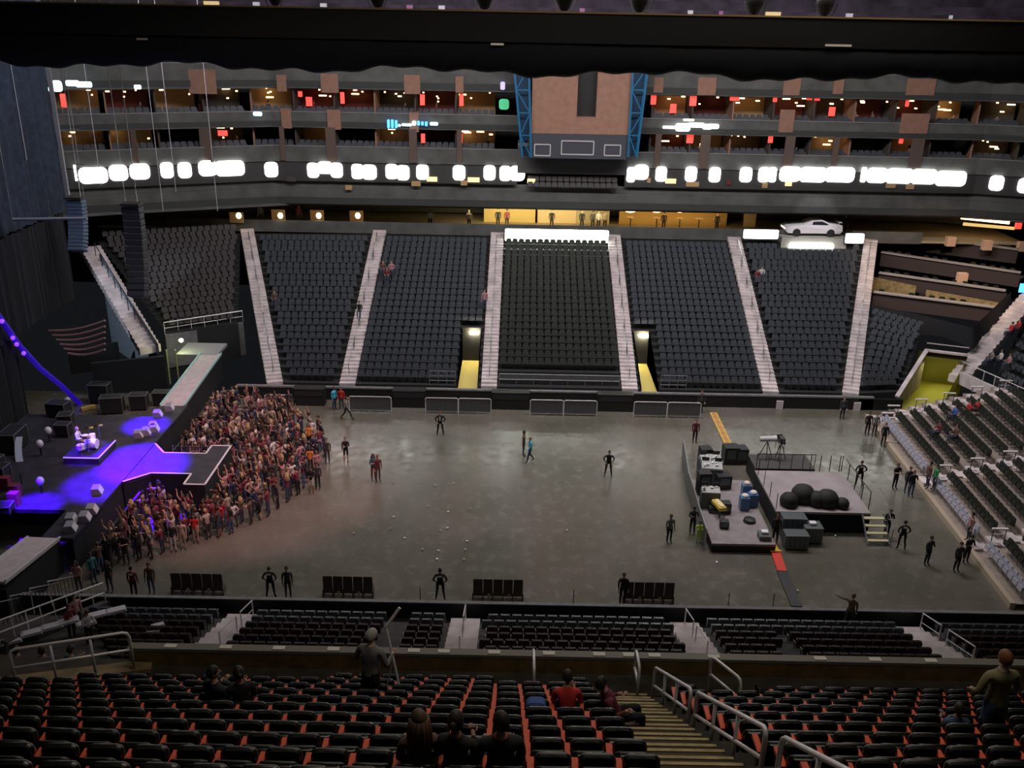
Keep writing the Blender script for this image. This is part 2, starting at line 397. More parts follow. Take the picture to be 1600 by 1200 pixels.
mb = MB(); mb.box((-3, 79.25, 7.9), (54, .15, 1.0)); mb.box((32, 79.25, 7.9), (6, .15, 1.0)); struct('wall_parapet', mb, facade, 'dark parapet along the top of the far stand')

# ribbon board
rb = thing('led_ribbon_board', 'long black ribbon board with overexposed white lit segments across the suites', 'led board')
mb = MB(); fsweep(mb, 12.0, 13.5, -.15, .14, x0=-40, x1=1.6-1.5)
fsweep(mb, 12.0, 13.5, -.15, .14, x0=9, x1=48); mb.build('board', mat('board_grey', (.05, .05, .05), .5), rb)
SEG = [(104, 108, 270), (112, 164, 274), (166, 197, 270), (200, 233, 268), (250, 271, 266), (278, 300, 266), (311, 340, 263), (338, 384, 263), (415, 435, 265), (481, 499, 266), (497, 520, 262), (517, 536, 266),
       (550, 568, 268), (566, 589, 269), (603, 622, 268), (620, 640, 270), (651, 670, 269), (708, 727, 270), (756, 774, 270), (781, 798, 271), (796, 820, 271),
       (979, 992, 273), (990, 1013, 269), (1024, 1041, 272), (1070, 1088, 272), (1107, 1125, 273), (1155, 1174, 273), (1184, 1202, 273), (1200, 1212, 273), (1217, 1250, 272), (1248, 1290, 273), (1288, 1334, 273),
       (1344, 1352, 273), (1353, 1385, 274), (1383, 1425, 275), (1422, 1462, 276), (1460, 1508, 279), (1541, 1564, 286), (1586, 1612, 290)]
for a, c, yc in SEG:
    p = PY(a, yc, 76); q = PY(c, yc, 76)
    x0 = p.x*fy(p.x)/76; x1 = q.x*fy(q.x)/76
    pz = PY((a+c)/2, yc, fy((x0+x1)/2)-.2)
    wd = hypot(x1-x0, fy(x1)-fy(x0)); ht = (1.0 if yc in (262,) else 1.22)
    hh = min(ht, 1.22)
    mb = MB().slab(wd, hh, .05, .01, min(wd, hh)*.32, mx=MX((0, 0, -hh/2)))
    mb.build('lit_segment', white_em, rb, loc=((x0+x1)/2, fy((x0+x1)/2)-.2, pz.z), rz=atan2(fy(x1)-fy(x0), x1-x0))

# suite bays
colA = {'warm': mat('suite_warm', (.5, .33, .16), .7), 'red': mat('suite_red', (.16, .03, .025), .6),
        'dark': mat('suite_dark', (.07, .06, .055), .8), 'cream': mat('suite_cream', (.6, .45, .25), .7), 'wood': wood}
BPAT = ['dark', 'warm', 'red', 'dark', 'cream', 'dark', 'warm', 'dark', 'red', 'wood', 'dark']
import bisect
levels = [('upper', 17.4, 19.3, ['red', 'warm', 'dark', 'red', 'warm', 'warm', 'red', 'red', 'warm', 'dark', 'red', 'warm', 'red']),
          ('middle', 14.7, 16.3, ['cream', 'dark', 'wood', 'warm', 'dark', 'wood', 'cream', 'dark', 'red', 'dark', 'dark', 'wood', 'warm']),
          ('lower', 11.4+.55, 12.0+.9, None)]
def bay_label(col, lev, side, n):
    cn = {'warm': 'amber lit', 'red': 'red lit', 'dark': 'dim', 'cream': 'cream lit', 'wood': 'brown'}[col]
    return '%s open suite on the %s level, %s %s of the blue steel columns' % (cn, lev, ORD[n], side)
SW = 3.3
for lev, za, zb, pat in levels[:2]:
    for side, xs in (('left', [-1.8-SW*k for k in range(11)]), ('right', [10.9+SW*k for k in range(10)])):
        for n, xc in enumerate(xs, 1):
            if side == 'left': xm = xc-SW/2
            else: xm = xc+SW/2
            y = fy(xm); rz = atan2(fy(xm+1)-fy(xm-1), 2); col = pat[(n*5+(0 if side == 'left' else 3)) % len(pat)] if n > 0 else 'dark'
            col2 = pat[(n*3+(1 if side == 'left' else 4)) % len(pat)]
            t = thing('suite_bay', bay_label(col, lev, side, n), 'suite', (xm, y, za-.9), rz)
            hgt = zb-za+.9
            MB().box((0, 3.4, hgt/2), (SW-.1, .1, hgt)).build('back_wall', colA[col], t)
            MB().box((-SW/2+.08, 2.0, hgt/2), (.12, 2.8, hgt)).build('partition', colA['dark'] if n % 3 else terra, t)
            if col != 'dark' or n % 2:
                lm = MB()
                for k in range(random.choice((2, 3, 4))): lm.box((random.uniform(-1.3, 1.3), 1.2+random.random()*1.8, hgt-.15-(.1 if k < 1 else .8)*random.random()), (random.choice((.12, .16, .3, .6)), .15, .09))
                lm.build('ceiling_lamp', warm_em, t)
            if col2 == 'red' and n % 4 == 1:
                MB().box((random.uniform(-1, 1), 1.2, hgt*.62), (.5, .08, .7)).build('screen', red_em, t)
            mb = MB().box((random.uniform(-.6, .6), 2.4, .95), (1.3, .5, .12)); mb.box((0, 2.4, .45), (1.1, .4, .9)); mb.build('counter', wood if n % 2 else colA['cream'], t)
            for r in range(2):
                for k in range(6):
                    lx, ly = -SW/2+.35+k*.53, .75+r*.8
                    SEATS.append((Vector((xm+lx*cos(rz)-ly*sin(rz), y+lx*sin(rz)+ly*cos(rz), za-.55+.15*r)), rz, 0))
# small lit openings under the ribbon
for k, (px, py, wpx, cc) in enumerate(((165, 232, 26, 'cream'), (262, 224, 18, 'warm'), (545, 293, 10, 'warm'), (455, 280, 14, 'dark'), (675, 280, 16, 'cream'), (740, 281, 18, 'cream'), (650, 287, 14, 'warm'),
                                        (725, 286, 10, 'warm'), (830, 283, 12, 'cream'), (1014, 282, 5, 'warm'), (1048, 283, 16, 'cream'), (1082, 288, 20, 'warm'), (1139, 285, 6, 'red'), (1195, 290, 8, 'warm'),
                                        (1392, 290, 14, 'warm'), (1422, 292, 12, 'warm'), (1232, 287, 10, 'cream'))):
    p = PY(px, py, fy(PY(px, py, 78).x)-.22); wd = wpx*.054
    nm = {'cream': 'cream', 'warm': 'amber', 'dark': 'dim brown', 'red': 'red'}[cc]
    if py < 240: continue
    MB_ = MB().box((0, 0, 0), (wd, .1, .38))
    o = tag(MB_.build('opening_glow', colA[cc] if cc != 'cream' else mat('opening_cream', (.8, .6, .3), em=(1, .75, .4), es=1.0), loc=p), 'small %s light patch below the ribbon board, %s from the %s' % (nm, ORD[k-1] if k > 1 else 'first', 'stage curtain'), 'lamp')  # coloured or glowing boxes stand in for small lit openings
# terracotta panels on the top band and below
for k, (a, c, y0, y1) in enumerate(((296, 336, 110, 145), (433, 447, 118, 142), (502, 528, 116, 144), (632, 656, 118, 146), (712, 724, 120, 144), (1022, 1036, 122, 144), (1091, 1118, 122, 148),
                                    (1225, 1250, 118, 148), (1303, 1318, 118, 146), (1418, 1460, 124, 148), (1218, 1240, 172, 206), (1408, 1450, 178, 208), (440, 455, 170, 200), (512, 532, 172, 202), (640, 654, 176, 206))):
    x = PY((a+c)/2, (y0+y1)/2, 78); yy = fy(x.x)-.06; p = PY((a+c)/2, (y0+y1)/2, yy); wd = (c-a)*.054
    tag(MB().box((0, 0, 0), (wd, .12, (y1-y0)*.052)).build('terracotta_panel', terra, loc=p), 'reddish brown wall panel on the %s suite band, %s counted from the left' % ('top' if k < 10 else 'second', ORD[(k if k < 10 else [3, 4, 0, 1, 2][k-10])+1]), 'wall panel')
for k, (px, wd) in enumerate(((318, 1.2), (440, .5), (516, 1.0), (645, .8), (718, .5), (1030, .6), (1104, 1.0), (1237, 1.0), (1310, .6), (1438, 1.3), (200, .5))):
    x = PY(px, 200, 78); x = x.x*fy(x.x)/78
    for za_, zb_, yo in ((11.5, 17.9, -.06), (17.9, 21.0, -.05)):
        if za_ < 12: mb = MB().box((0, 0, 0), (wd*.8, .1, 2.7)); zc = 15.0
        else: continue
        tag(mb.build('brown_pilaster', mat('pilaster_brown', (.12, .085, .07), .85), loc=(x, fy(x)-.08, zc)), 'dim brown vertical pilaster crossing the middle suite level, %s from the left' % ORD[(k+1) % 11+1], 'pilaster')
for za_ in (21.2, 17.5, 14.8):
    mb = MB(); fsweep(mb, za_, za_+.07, -.06, .2); struct('trim_%d' % (10+int(za_)), mb, mat('ledge_line', (.22, .22, .22), .6))
for za_, hh_ in ((19.45, .5), (16.4, .4), (10.1, .55)):
    mb = MB(); fsweep(mb, za_, za_+hh_, -.05, .06); struct('trim_%d' % (30+int(za_)), mb, mat('facade_dark', (.045, .05, .048), .8))
# seats on the top band (small backs)
for k in range(130):
    x = -34+k*.58
    if 0 < x < 10.5: continue
    SEATS.append((Vector((x, fy(x)+.9, 21.0)), 0, 4))
# small illuminated signs on the fronts
def sign_bits(name, label, bits, m_, back=None):
    t = thing(name, label, 'sign')
    for (a, c, y0, y1) in bits:
        x = PY((a+c)/2, (y0+y1)/2, 78); yy = fy(x.x)-.3; p = PY((a+c)/2, (y0+y1)/2, yy)
        wd = (c-a)*.054; hh = (y1-y0)*.052
        MB().slab(wd, hh, .06, .01, min(wd, hh)*.3, mx=MX((0, 0, -hh/2))).build('lit_character', m_, t, loc=p)
    return t
sign_bits('blue_sign', 'small blue and white lit lettering on the middle suite front', [(605, 609, 187, 200), (611, 615, 187, 200), (617, 621, 188, 200), (652, 656, 189, 196), (658, 662, 190, 196), (664, 668, 190, 197)], blue_em)
sign_bits('pale_sign', 'pale lit lettering beside the blue lettering on the middle suite front', [(628, 643, 193, 197), (644, 650, 189, 196), (672, 684, 191, 196), (622, 626, 194, 198)], cool_em)
sign_bits('white_lit_sign', 'bright white lit sign right of the blue steel column', [(1036, 1058, 197, 201), (1056, 1078, 193, 205), (1076, 1100, 192, 199), (1098, 1112, 194, 202), (1110, 1123, 194, 201), (1068, 1084, 186, 189)], mat('sign_white', (1, 1, 1), em=(1, 1, .95), es=3))
sign_bits('white_lit_sign', 'cluster of white screens at the far left of the top suite band', [(68, 82, 137, 142), (82, 96, 127, 142), (104, 122, 126, 134), (120, 142, 128, 136), (210, 220, 133, 139)], cool_em)
sign_bits('green_sign', 'green glowing sign left of the blue steel columns', [(780, 795, 155, 171)], green_em)
sign_bits('white_flag', 'pale lavender lit strip above the green sign', [(782, 789, 128, 140)], mat('lav', (.6, .55, .8), em=(.7, .6, 1), es=.7))
sign_bits('small_screen', 'tiny teal screen on the left part of the middle suite front', [(396, 409, 175, 181)], cool_em)

# red screens between suites
for k, (px, py, wd, hh) in enumerate(((99, 157, 7, 18), (469, 147, 6, 8), (535, 153, 6, 17), (660, 156, 7, 16), (721, 156, 6, 18), (661, 216, 6, 14), (720, 216, 5, 14), (1021, 156, 8, 14), (1083, 157, 10, 16), (1078, 217, 10, 13),
                                       (1211, 155, 6, 8), (1265, 152, 8, 8), (1277, 153, 8, 8), (1418, 159, 5, 14), (1204, 217, 7, 12), (1408, 219, 6, 10), (348, 208, 14, 8), (1148, 153, 14, 8))):
    x = PY(px, py, 78.8); p = PY(px, py, fy(x.x)+.5)
    lev = 'upper' if py < 190 else 'middle'
    tag(MB().box((0, 0, 0), (wd*.054, .08, hh*.052)).build('red_screen', red_em, loc=p), 'small glowing red screen on the %s suite level, %s along from the stage side' % (lev, ORD[[0, 1, 2, 3, 4, 1, 2, 5, 6, 3, 7, 8, 9, 10, 4, 5, 0, 11][k]+1]), 'screen')
# concourse: lit back wall pieces and lamps
area('concourse_light', (1.5, 80.2, 9.7), (12, .6), 420, (1, .78, .4), (1.5, 84, 8)); area('concourse_light', (13.5, 80.2, 9.7), (9, .6), 150, (1, .65, .25), (13.5, 84, 8)); area('passage_fill', (30.6, 63.4, 2.1), (.7, .7), 16, (1, .95, .3), (30.3, 63.0, 0))  # unseen area lamps added to brighten the concourse walls and corner passage
t = thing('lit_concourse_wall', 'yellow lit concourse wall above the white banner', 'wall')  # bright and dim lamplight is put into the wall section colours
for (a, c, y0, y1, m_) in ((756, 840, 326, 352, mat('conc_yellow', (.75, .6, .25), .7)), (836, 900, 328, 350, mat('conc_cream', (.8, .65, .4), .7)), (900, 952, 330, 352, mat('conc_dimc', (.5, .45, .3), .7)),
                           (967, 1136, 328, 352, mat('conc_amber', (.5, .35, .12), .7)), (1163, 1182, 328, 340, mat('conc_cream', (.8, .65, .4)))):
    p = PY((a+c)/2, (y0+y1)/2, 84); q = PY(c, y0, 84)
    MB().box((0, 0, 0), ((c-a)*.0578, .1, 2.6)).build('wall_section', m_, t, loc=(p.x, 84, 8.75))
for k, px in enumerate((985, 1026, 1062, 1092, 1121)):
    p = PY(px, 330, 82)
    t = thing('pendant_lamp', 'warm glowing concourse lamp over the tables, %s from the left' % ORD[k+1], 'lamp', p, group='concourse lamps')
    MB().ell((0, 0, 0), (.45, .2, .12)).build('lamp_shade', warm_em, t); MB().tube([(0, 0, .1), (0, 0, .5)], .02).build('cord', dsteel, t)
    q = PY(px, 348, 82)
    t = thing('bar_table', 'dark high table under a concourse lamp, %s from the left' % ORD[k+1], 'table', (q.x, 82, 7.65))
    MB().lathe([(.02, 1.0), (.4, 1.02), (.4, 1.06), (.02, 1.08)], n=12).build('table_top', wood, t)
    MB().tube([(0, 0, 0), (0, 0, 1.0)], .05).build('leg', dsteel, t)
for k, px in enumerate((373, 438, 498, 559)):
    p = PY(px, 337, fy(PY(px, 337, 80).x)+1.2)
    tag(MB().ell((0, 0, 0), (.22, .22, .26)).build('globe_lamp', mat('globe_em', (1, .8, .5), em=(1, .72, .4), es=9), loc=p), 'small glowing globe lamp above the parapet, %s from the stage' % ORD[k+1], 'lamp')
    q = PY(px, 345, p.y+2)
    tag(MB().box((0, 0, 0), (1.2, .1, .9)).build('lamp_pool', colA['warm'], loc=(q.x, p.y+1.5, 8.6)), 'amber lit wall patch behind the globe lamp, %s from the stage' % ORD[k+1], 'wall panel')  # amber panel stands in for lamplight falling on the wall

# center tower with blue trusses
t = thing('scoreboard_tower', 'brown panelled tower with three outlined boxes between blue steel columns', 'tower', (0, 0, 0))
def quadpx(mb, pts, Y, th, mi=0):
    vs = [PY(x, y, Y) for x, y in pts]; n = len(vs)
    vs2 = [v+Vector((0, th, 0)) for v in vs]
    mb.add(vs+vs2, [tuple(range(n))[::-1], tuple(range(n, 2*n))]+[(i, (i+1) % n, n+(i+1) % n, n+i) for i in range(n)], mi)
TY = 75.5
pL = PY(830, 208, TY); pR = PY(983, 208, TY); pT = PY(905, 96, TY); zb_ = pL.z; zt_ = 25.2
X0, X1 = pL.x, pR.x
zS = PY(915, 183, TY).z; xs0, xs1 = PY(901, 183, TY).x, PY(931, 183, TY).x
mb = MB(); mb.box(((X0+xs0)/2, TY+1, (zb_+zt_)/2), (xs0-X0, 2, zt_-zb_)); mb.box(((X1+xs1)/2, TY+1, (zb_+zt_)/2), (X1-xs1, 2, zt_-zb_)); mb.box(((xs0+xs1)/2, TY+1, (zb_+zS)/2), (xs1-xs0, 2, zS-zb_))
mb.build('brown_panel', terra, t)
MB().box(((xs0+xs1)/2, TY+1.3, (zS+zt_)/2), (xs1-xs0, 1.2, zt_-zS)).build('dark_slot', black, t)
z2 = PY(905, 248, TY).z
MB().box(((X0+X1)/2, TY+1, (zb_+z2)/2), (X1-X0+.4, 2.2, zb_-z2-.02)).build('lower_panel', mat('slate', (.05, .055, .07), .6), t)
for a, c, y0, y1 in ((835, 860, 226, 243), (877, 928, 221, 241), (944, 970, 227, 243)):
    p = PY(a, y1, TY-.15); q = PY(c, y0, TY-.15); mb = MB()
    for u, v in (((p.x, p.z), (q.x, p.z)), ((q.x, p.z), (q.x, q.z)), ((q.x, q.z), (p.x, q.z)), ((p.x, q.z), (p.x, p.z))):
        mb.bar((u[0], TY-.15, u[1]), (v[0], TY-.15, v[1]), .08, .09)
    mb.build('outlined_box', mat('outline_grey', (.5, .5, .52), .5), t)
for side, (xt, xb) in (('left', (812, 823)), ('right', (1002, 988))):
    tt = thing('blue_column', 'blue steel lattice column on the %s of the brown tower' % side, 'column')
    lo = PY(xb, 246, TY-.3); hi = PY(xt, 100, TY-.3); hi.z += 1.5; wl = .35; wh = .62
    mb = MB()
    for s_ in (-1, 1):
        for dy in (0, .8):
            mb.bar(lo+Vector((s_*wl, dy, 0)), hi+Vector((s_*wh, dy, 0)), .16, .16)
    mb.build('chord', bluest, tt)
    mb = MB(); nseg = 5
    for i in range(nseg):
        t0, t1 = i/nseg, (i+1)/nseg; w0_ = wl+(wh-wl)*t0; w1_ = wl+(wh-wl)*t1
        a = lerp(lo, hi, t0); c = lerp(lo, hi, t1); s_ = 1 if i % 2 else -1
        mb.bar(a+Vector((-s_*w0_, 0, 0)), c+Vector((s_*w1_, 0, 0)), .09, .09); mb.bar(c+Vector((-w1_, 0, 0)), c+Vector((w1_, 0, 0)), .1, .1)
    mb.build('brace', bluest, tt)
    mb = MB(); mb.add([lo+Vector((-wl, .9, 0)), lo+Vector((wl, .9, 0)), hi+Vector((wh, .9, 0)), hi+Vector((-wh, .9, 0)), lo+Vector((-wl, .95, 0)), lo+Vector((wl, .95, 0)), hi+Vector((wh, .95, 0)), hi+Vector((-wh, .95, 0))], [(0, 1, 2, 3), (7, 6, 5, 4)]); mb.build('back_plate', mat('deep_blue', (.008, .045, .10), .5), tt)
# gallery under the tower
mb = MB(); mb.box((4.6, 77.0, 15.5), (9, 2.2, .25)); mb.box((4.6, 77.9, 14.2), (9, .3, 2.4)); struct('wall_gallery', mb, mat('gallery_grey', (.16, .16, .16), .8), 'plain grey wall under the brown tower')
gl = MB()
for k in range(15):
    for r in range(2): SEATS.append((Vector((1.2+k*.5, 77.5+r*.6, 11.5+r*.4)), 0, 4))

# ---- white signs and car display at the top of the stand
def litsign(name, label, px0, px1, py0, py1, Y, em=white_em, scal=0):
    a = PY(px0, py1, Y); c = PY(px1, py0, Y); wd = c.x-a.x; hh = c.z-a.z-(0)
    hh = abs(PY((px0+px1)/2, py0, Y).z-PY((px0+px1)/2, py1, Y).z)
    ctr = PY((px0+px1)/2, (py0+py1)/2, Y)
    t = thing(name, label, 'sign', (ctr.x, Y, ctr.z-hh/2))
    MB().slab(wd, hh, .08, .01, .12).build('lit_face', em, t)
    MB().box((0, .16, hh/2), (wd+.1, .2, hh+.06)).build('frame', dsteel, t)
    if scal:
        m2 = MB()
        for k in range(scal): m2.lathe([(.01, -.04), (.2, -.04), (.2, .04), (.01, .04)], ((k-(scal-1)/2)*wd/scal*.93, 0, 0), 12, mx=Matrix.Rotation(pi/2, 3, 'X'))
        m2.build('scalloped_edge', em, t)
    return t
wsign = mat('lit_banner', (.9, 1, .9), em=(.90, 1, .84), es=20)
litsign('lit_banner', 'long bright white lit banner above the dark central seat block', 789, 951, 359, 378, 77.6, wsign)
litsign('lit_banner', 'bright white lit panel left of the white car', 1161, 1217, 359, 373, 77.6)
litsign('lit_banner', 'bright white lit panel right of the white car', 1320, 1351, 365, 380, 77.6)
litsign('lit_banner', 'bright white lit sign with scalloped lower edge under the car', 1231, 1303, 380, 393, 78.05, scal=6)
a = PY(1218, 366, 79); c = PY(1318, 372, 79)
px0_, px1_ = a.x, c.x; zt = 8.0
mb = MB(); mb.box(((px0_+px1_)/2, 79.5, zt-.08), (px1_-px0_, 2.8, .16)); 
mb.box(((px0_+px1_)/2, 78.16, zt-.75), (px1_-px0_, .1, 1.5))
for x in (px0_+.1, px1_-.1): mb.box((x, 79.3, zt-.75), (.15, 2.2, 1.4))
tag(mb.build('car_platform', mat('display_grey', (.55, .55, .5), .6)), 'light grey display platform carrying the white car at the top of the stand', 'platform')
def car():
    L = 4.9
    t = thing('sports_car', 'white coupe car displayed on a platform above the far stand', 'car', ((px0_+px1_)/2, 79.4, zt), 0)
    paint = mat('car_white', (.8, .78, .8), .25); glass = mat('car_glass', (.03, .03, .04), .1); tyre = mat('tyre', (.02, .02, .02), .7)
    prof = [(-2.4, .45), (-2.42, .7), (-2.1, .82), (-1.3, .92), (-.75, .98), (-.1, 1.32), (.7, 1.36), (1.35, 1.08), (1.9, 1.02), (2.35, .95), (2.4, .5), (2.2, .3), (-2.2, .28)]
    mb = MB(); ys = [(-.82, .92, 0), (-.9, 1, .0), (.9, 1, 0), (.82, .92, 0)]
    vs = []
    for y, s_, _ in [(-.88, .97, 0), (-.93, .9, 0)][:1]: pass
    rings = [(-.93, .0), (-.80, .04), (.80, .04), (.93, .0)]
    for y, up in rings:
        for x, z in prof:
            zz = z if z < .95 else (z if abs(y) < .9 else .95)
            vs.append((x, y if z < 1 or abs(y) < .9 else y*.9, zz+up*(z > .8)))
    n = len(prof); fs = []
    for i in range(3):
        for k in range(n): a = i*n+k; b2 = i*n+(k+1) % n; fs.append((a, a+n, b2+n, b2))
    fs.append(tuple(range(n))); fs.append(tuple(range(3*n, 4*n))[::-1])
    mb.add(vs, fs); mb.build('body', paint, t, smooth=False)
    mb = MB()
    for s_ in (-1, 1):
        mb.add([(-.65, s_*.845, 1.0), (-.12, s_*.815, 1.28), (.62, s_*.815, 1.31), (1.2, s_*.845, 1.06), (1.0, s_*.85, 1.0)], [(0, 1, 2, 3, 4)] if s_ > 0 else [(4, 3, 2, 1, 0)])
    mb.build('side_window', glass, t)
    for x in (-1.48, 1.42):
        for s_ in (-1, 1):
            wh = MB().lathe([(.01, -.1), (.28, -.1), (.34, -.07), (.34, .07), (.28, .1), (.01, .1)], (0, 0, 0), 18, mx=Matrix.Rotation(pi/2, 3, 'X')).build('wheel', tyre, t, loc=(x, s_*.86, .34))
            m2 = MB().lathe([(.01, -.11), (.2, -.11), (.2, -.08)], (0, 0, 0), 10, mx=Matrix.Rotation(pi/2, 3, 'X')); m2.build('hub_cap', steel, wh)
    mb = MB().box((2.2, 0, 1.22), (.3, 1.5, .05)); mb.box((2.15, .5, 1.1), (.06, .06, .25)); mb.box((2.15, -.5, 1.1), (.06, .06, .25)); mb.build('spoiler', paint, t)
    MB().box((-2.38, 0, .62), (.08, 1.4, .12)).build('headlamp', mat('headlamp', (1, 1, 1), em=(1, 1, 1), es=1.5), t)
car()

# ---- loge terrace at top right
dk = mat('loge_dark', (.05, .035, .035), .8)
for k, (a, c, y0, y1, z) in enumerate(((1378, 1592, 362, 388, 7.5), (1378, 1596, 392, 424, 6.6), (1374, 1572, 424, 452, 5.8), (1366, 1556, 454, 478, 5.1))):
    p = PZ(a, y0, z); q = PZ(c, y1, z); d = (q-p).normalized(); nrm = Vector((-d.y, d.x, 0))
    t = thing('loge_terrace', 'brown loge terrace with long ledge, %s step from the top' % ORD[k+1], 'terrace')
    mb = MB(); dn = 1.3
    mb.bar(p+Vector((0, 0, -.1)), q+Vector((0, 0, -.1)), .5, .1); mb.build('ledge', mat('ledge_grey', (.35, .32, .32), .5), t)
    mb = MB(); mb.bar(p+Vector((0, 0, -.75))-nrm*.0, q+Vector((0, 0, -.75)), .12, 1.15); mb.build('front_wall', dk, t)
    mb = MB(); mb.bar(p+nrm*1.3+Vector((0, 0, -.95)), q+nrm*1.3+Vector((0, 0, -.95)), 2.6, .1); mb.build('deck', conc_d, t)
    ln = (q-p).length
    for j in range(int(ln/.75)):
        if random.random() < .25: continue
        c_ = p+d*(.5+j*.75)+nrm*.9
        SEATS.append((Vector((c_.x, c_.y, z-.85)), atan2(d.y, d.x)+pi, 5))
for k, (px, py, z) in enumerate(((1427, 372, 7.7), (1485, 377, 7.7), (1542, 383, 7.7), (1503, 434, 6.0), (1597, 385, 7.4))):
    p = PZ(px, py, z); lp = MB().box((0, 0, 0), (.75, .5, .8))
    tag(lp.build('lit_divider', mat('peach', (.75, .48, .32), .7), loc=p), 'divider panel with peach light in its colour on the loge terrace, %s' % ['leftmost of the top row', 'second of the top row', 'third of the top row', 'alone on a lower step', 'at the right edge of the frame'][k], 'panel')  # peach light on the dividers is put into their colour
for k, (a, c, y0, y1, m_) in enumerate(((1502, 1577, 340, 348, warm_em), (1505, 1585, 350, 357, mat('amber_dim', (.6, .4, .1), em=(1, .7, .25), es=.8)))):
    p = PY(a, y0, 80); q = PY(c, y1, 80)
    tag(MB().bar(p, q, .1, .25).build('light_strip', m_), ['bright yellow light strip over the loge terrace', 'dimmer amber strip under the bright yellow strip'][k], 'lamp')
p = PY(1591, 353, 79); tag(MB().box((0, 0, 0), (.5, .2, .5)).build('red_sign', red_em, loc=p), 'small red sign beside the yellow light strip', 'sign')
p = PY(1598, 450, 70); tag(MB().box((0, 0, 0), (.5, .1, .7)).build('small_monitor', blue_em, loc=p), 'small blue monitor at right edge above the corner stairs', 'screen')
# yellow glass boxes below the terrace and dark drape
for k, pts in enumerate((((1365, 432), (1432, 446), (1430, 486), (1362, 478)), ((1448, 452), (1560, 472), (1520, 505), (1445, 492)))):
    a = PZ(pts[0][0], pts[0][1], 5.3); c = PZ(pts[1][0], pts[1][1], 5.3)
    mb = MB(); mb.bar(a-Vector((0, 0, .7)), c-Vector((0, 0, .7)), .1, 1.3)
    tag(mb.build('table_booth', mat('booth_ochre', (.3, .22, .1), .5, noise=.3), ), 'ochre booth front under the loge terrace, %s' % ('left one' if k == 0 else 'right one'), 'booth')
top = [PZ(1362, 476, 4.6), PZ(1430, 490, 4.6), PZ(1520, 512, 4.6), PZ(1580, 455, 5.8)]
mb = MB(); N = 60; vs = []; nr = 6
for r in range(nr+1):
    for i in range(N+1):
        tt = i/N*3; s_ = min(2, int(tt)); p = lerp(top[s_], top[s_+1], tt-s_)
        f = r/nr; p = p+Vector((sin(i*1.1)*.05*f, -.6*f+sin(i*1.3)*.06*f, -1.5*f*(1-.25*abs(sin(tt*pi)))))
        vs.append(p)
fs = [(r*(N+1)+i, r*(N+1)+i+1, (r+1)*(N+1)+i+1, (r+1)*(N+1)+i) for r in range(nr) for i in range(N)]
mb.add(vs, fs); tag(mb.build('black_drape', blackcloth, smooth=True), 'black cloth drape hanging below the ochre booths', 'drape')

# corner passage at right
def V3(z): return Vector((0, 0, z))
yel = mat('passage_yellow', (.42, .40, .05), .7)
a = PZ(1398, 640, 0); b2 = PZ(1448, 548, 2.9); c = PZ(1512, 556, 2.9); d = PZ(1472, 640, 0)
A0 = Vector((a.x, a.y, 0)); B0 = Vector((b2.x, b2.y, 0)); C0 = Vector((c.x, c.y, 0)); D0 = Vector((d.x, d.y, 0))
def quad(mb, pts, mi=0): mb.add(pts, [(0, 1, 2, 3), (3, 2, 1, 0)], mi)
mb = MB()
quad(mb, [(A0.x, A0.y, 0), (B0.x, B0.y, 0), (B0.x, B0.y, 2.9), (A0.x, A0.y, .9)])
mb.bar((A0.x, A0.y, .95), (B0.x, B0.y, 2.95), .3, .14); mb.bar((B0.x-.1, B0.y, 2.95), (C0.x, C0.y, 2.95), .3, .14)
mb.bar((B0.x-.1, B0.y, 3.5), (C0.x, C0.y, 3.5), .06, .06)
struct('wall_corner_passage', mb, conc_l, 'pale sloping wall edge of the yellow corner passage')
dv = Vector((.15, 1.6, 0))
mb = MB()
quad(mb, [tuple(B0), tuple(B0+dv), tuple(B0+dv+V3(2.35)), tuple(B0+V3(2.35))])
quad(mb, [tuple(C0), tuple(C0+dv), tuple(C0+dv+V3(2.35)), tuple(C0+V3(2.35))])
quad(mb, [tuple(B0+dv), tuple(C0+dv), tuple(C0+dv+V3(2.35)), tuple(B0+dv+V3(2.35))])
quad(mb, [tuple(D0), tuple(C0), tuple(C0+V3(2.7)), tuple(D0+V3(.6))])
mb.add([tuple(A0+V3(.03)), tuple(B0+V3(.03)), tuple(B0+dv+V3(.03)), tuple(C0+dv+V3(.03)), tuple(C0+V3(.03)), tuple(D0+V3(.03))], [(5, 4, 3, 2, 1, 0)])
struct('wall_yellow', mb, yel, 'yellow green walls and floor of the corner passage')
mb = MB(); quad(mb, [tuple(B0+V3(2.5)), tuple(C0+V3(2.5)), tuple(C0+V3(2.9)), tuple(B0+V3(2.9))]); struct('wall_lintel', mb, dk)

# ---- left platform & green lit doorway beside far ramp
p = PZ(300, 560, 2.1)
mb = MB(); a = PZ(283, 545, 2.1); c = PZ(345, 548, 2.1)
mb.box(((a.x+c.x)/2, a.y+.1, 2.0), (2.9, 2.6, .2)); 
tag(mb.build('ramp_platform', mat('plat_grey', (.3, .31, .33), .6)), 'grey landing platform at the head of the far ramp', 'platform')
t = thing('platform_legs_frame', 'greenish lit post frame under the landing by the far ramp', 'scaffold', (0, 0, 0))
for px in (266, 280):
    q = PZ(px, 600, 0); mb = MB(); mb.tube([(q.x, q.y, 0), (q.x, q.y, 2.6)], .06); mb.build('post', mat('green_light_tint', (.35, .4, .15), .6), t)  # green light on the posts is painted into their colour
q = PZ(284, 540, 2.6); tag(MB().ell((0, 0, 0), (.16, .16, .14)).build('flood_lamp', mat('flood_em', (1, 1, .6), em=(.95, 1, .5), es=18), loc=(q.x, q.y, 3.0)), 'small glaring yellow-green lamp at the corner above the far ramp', 'lamp')
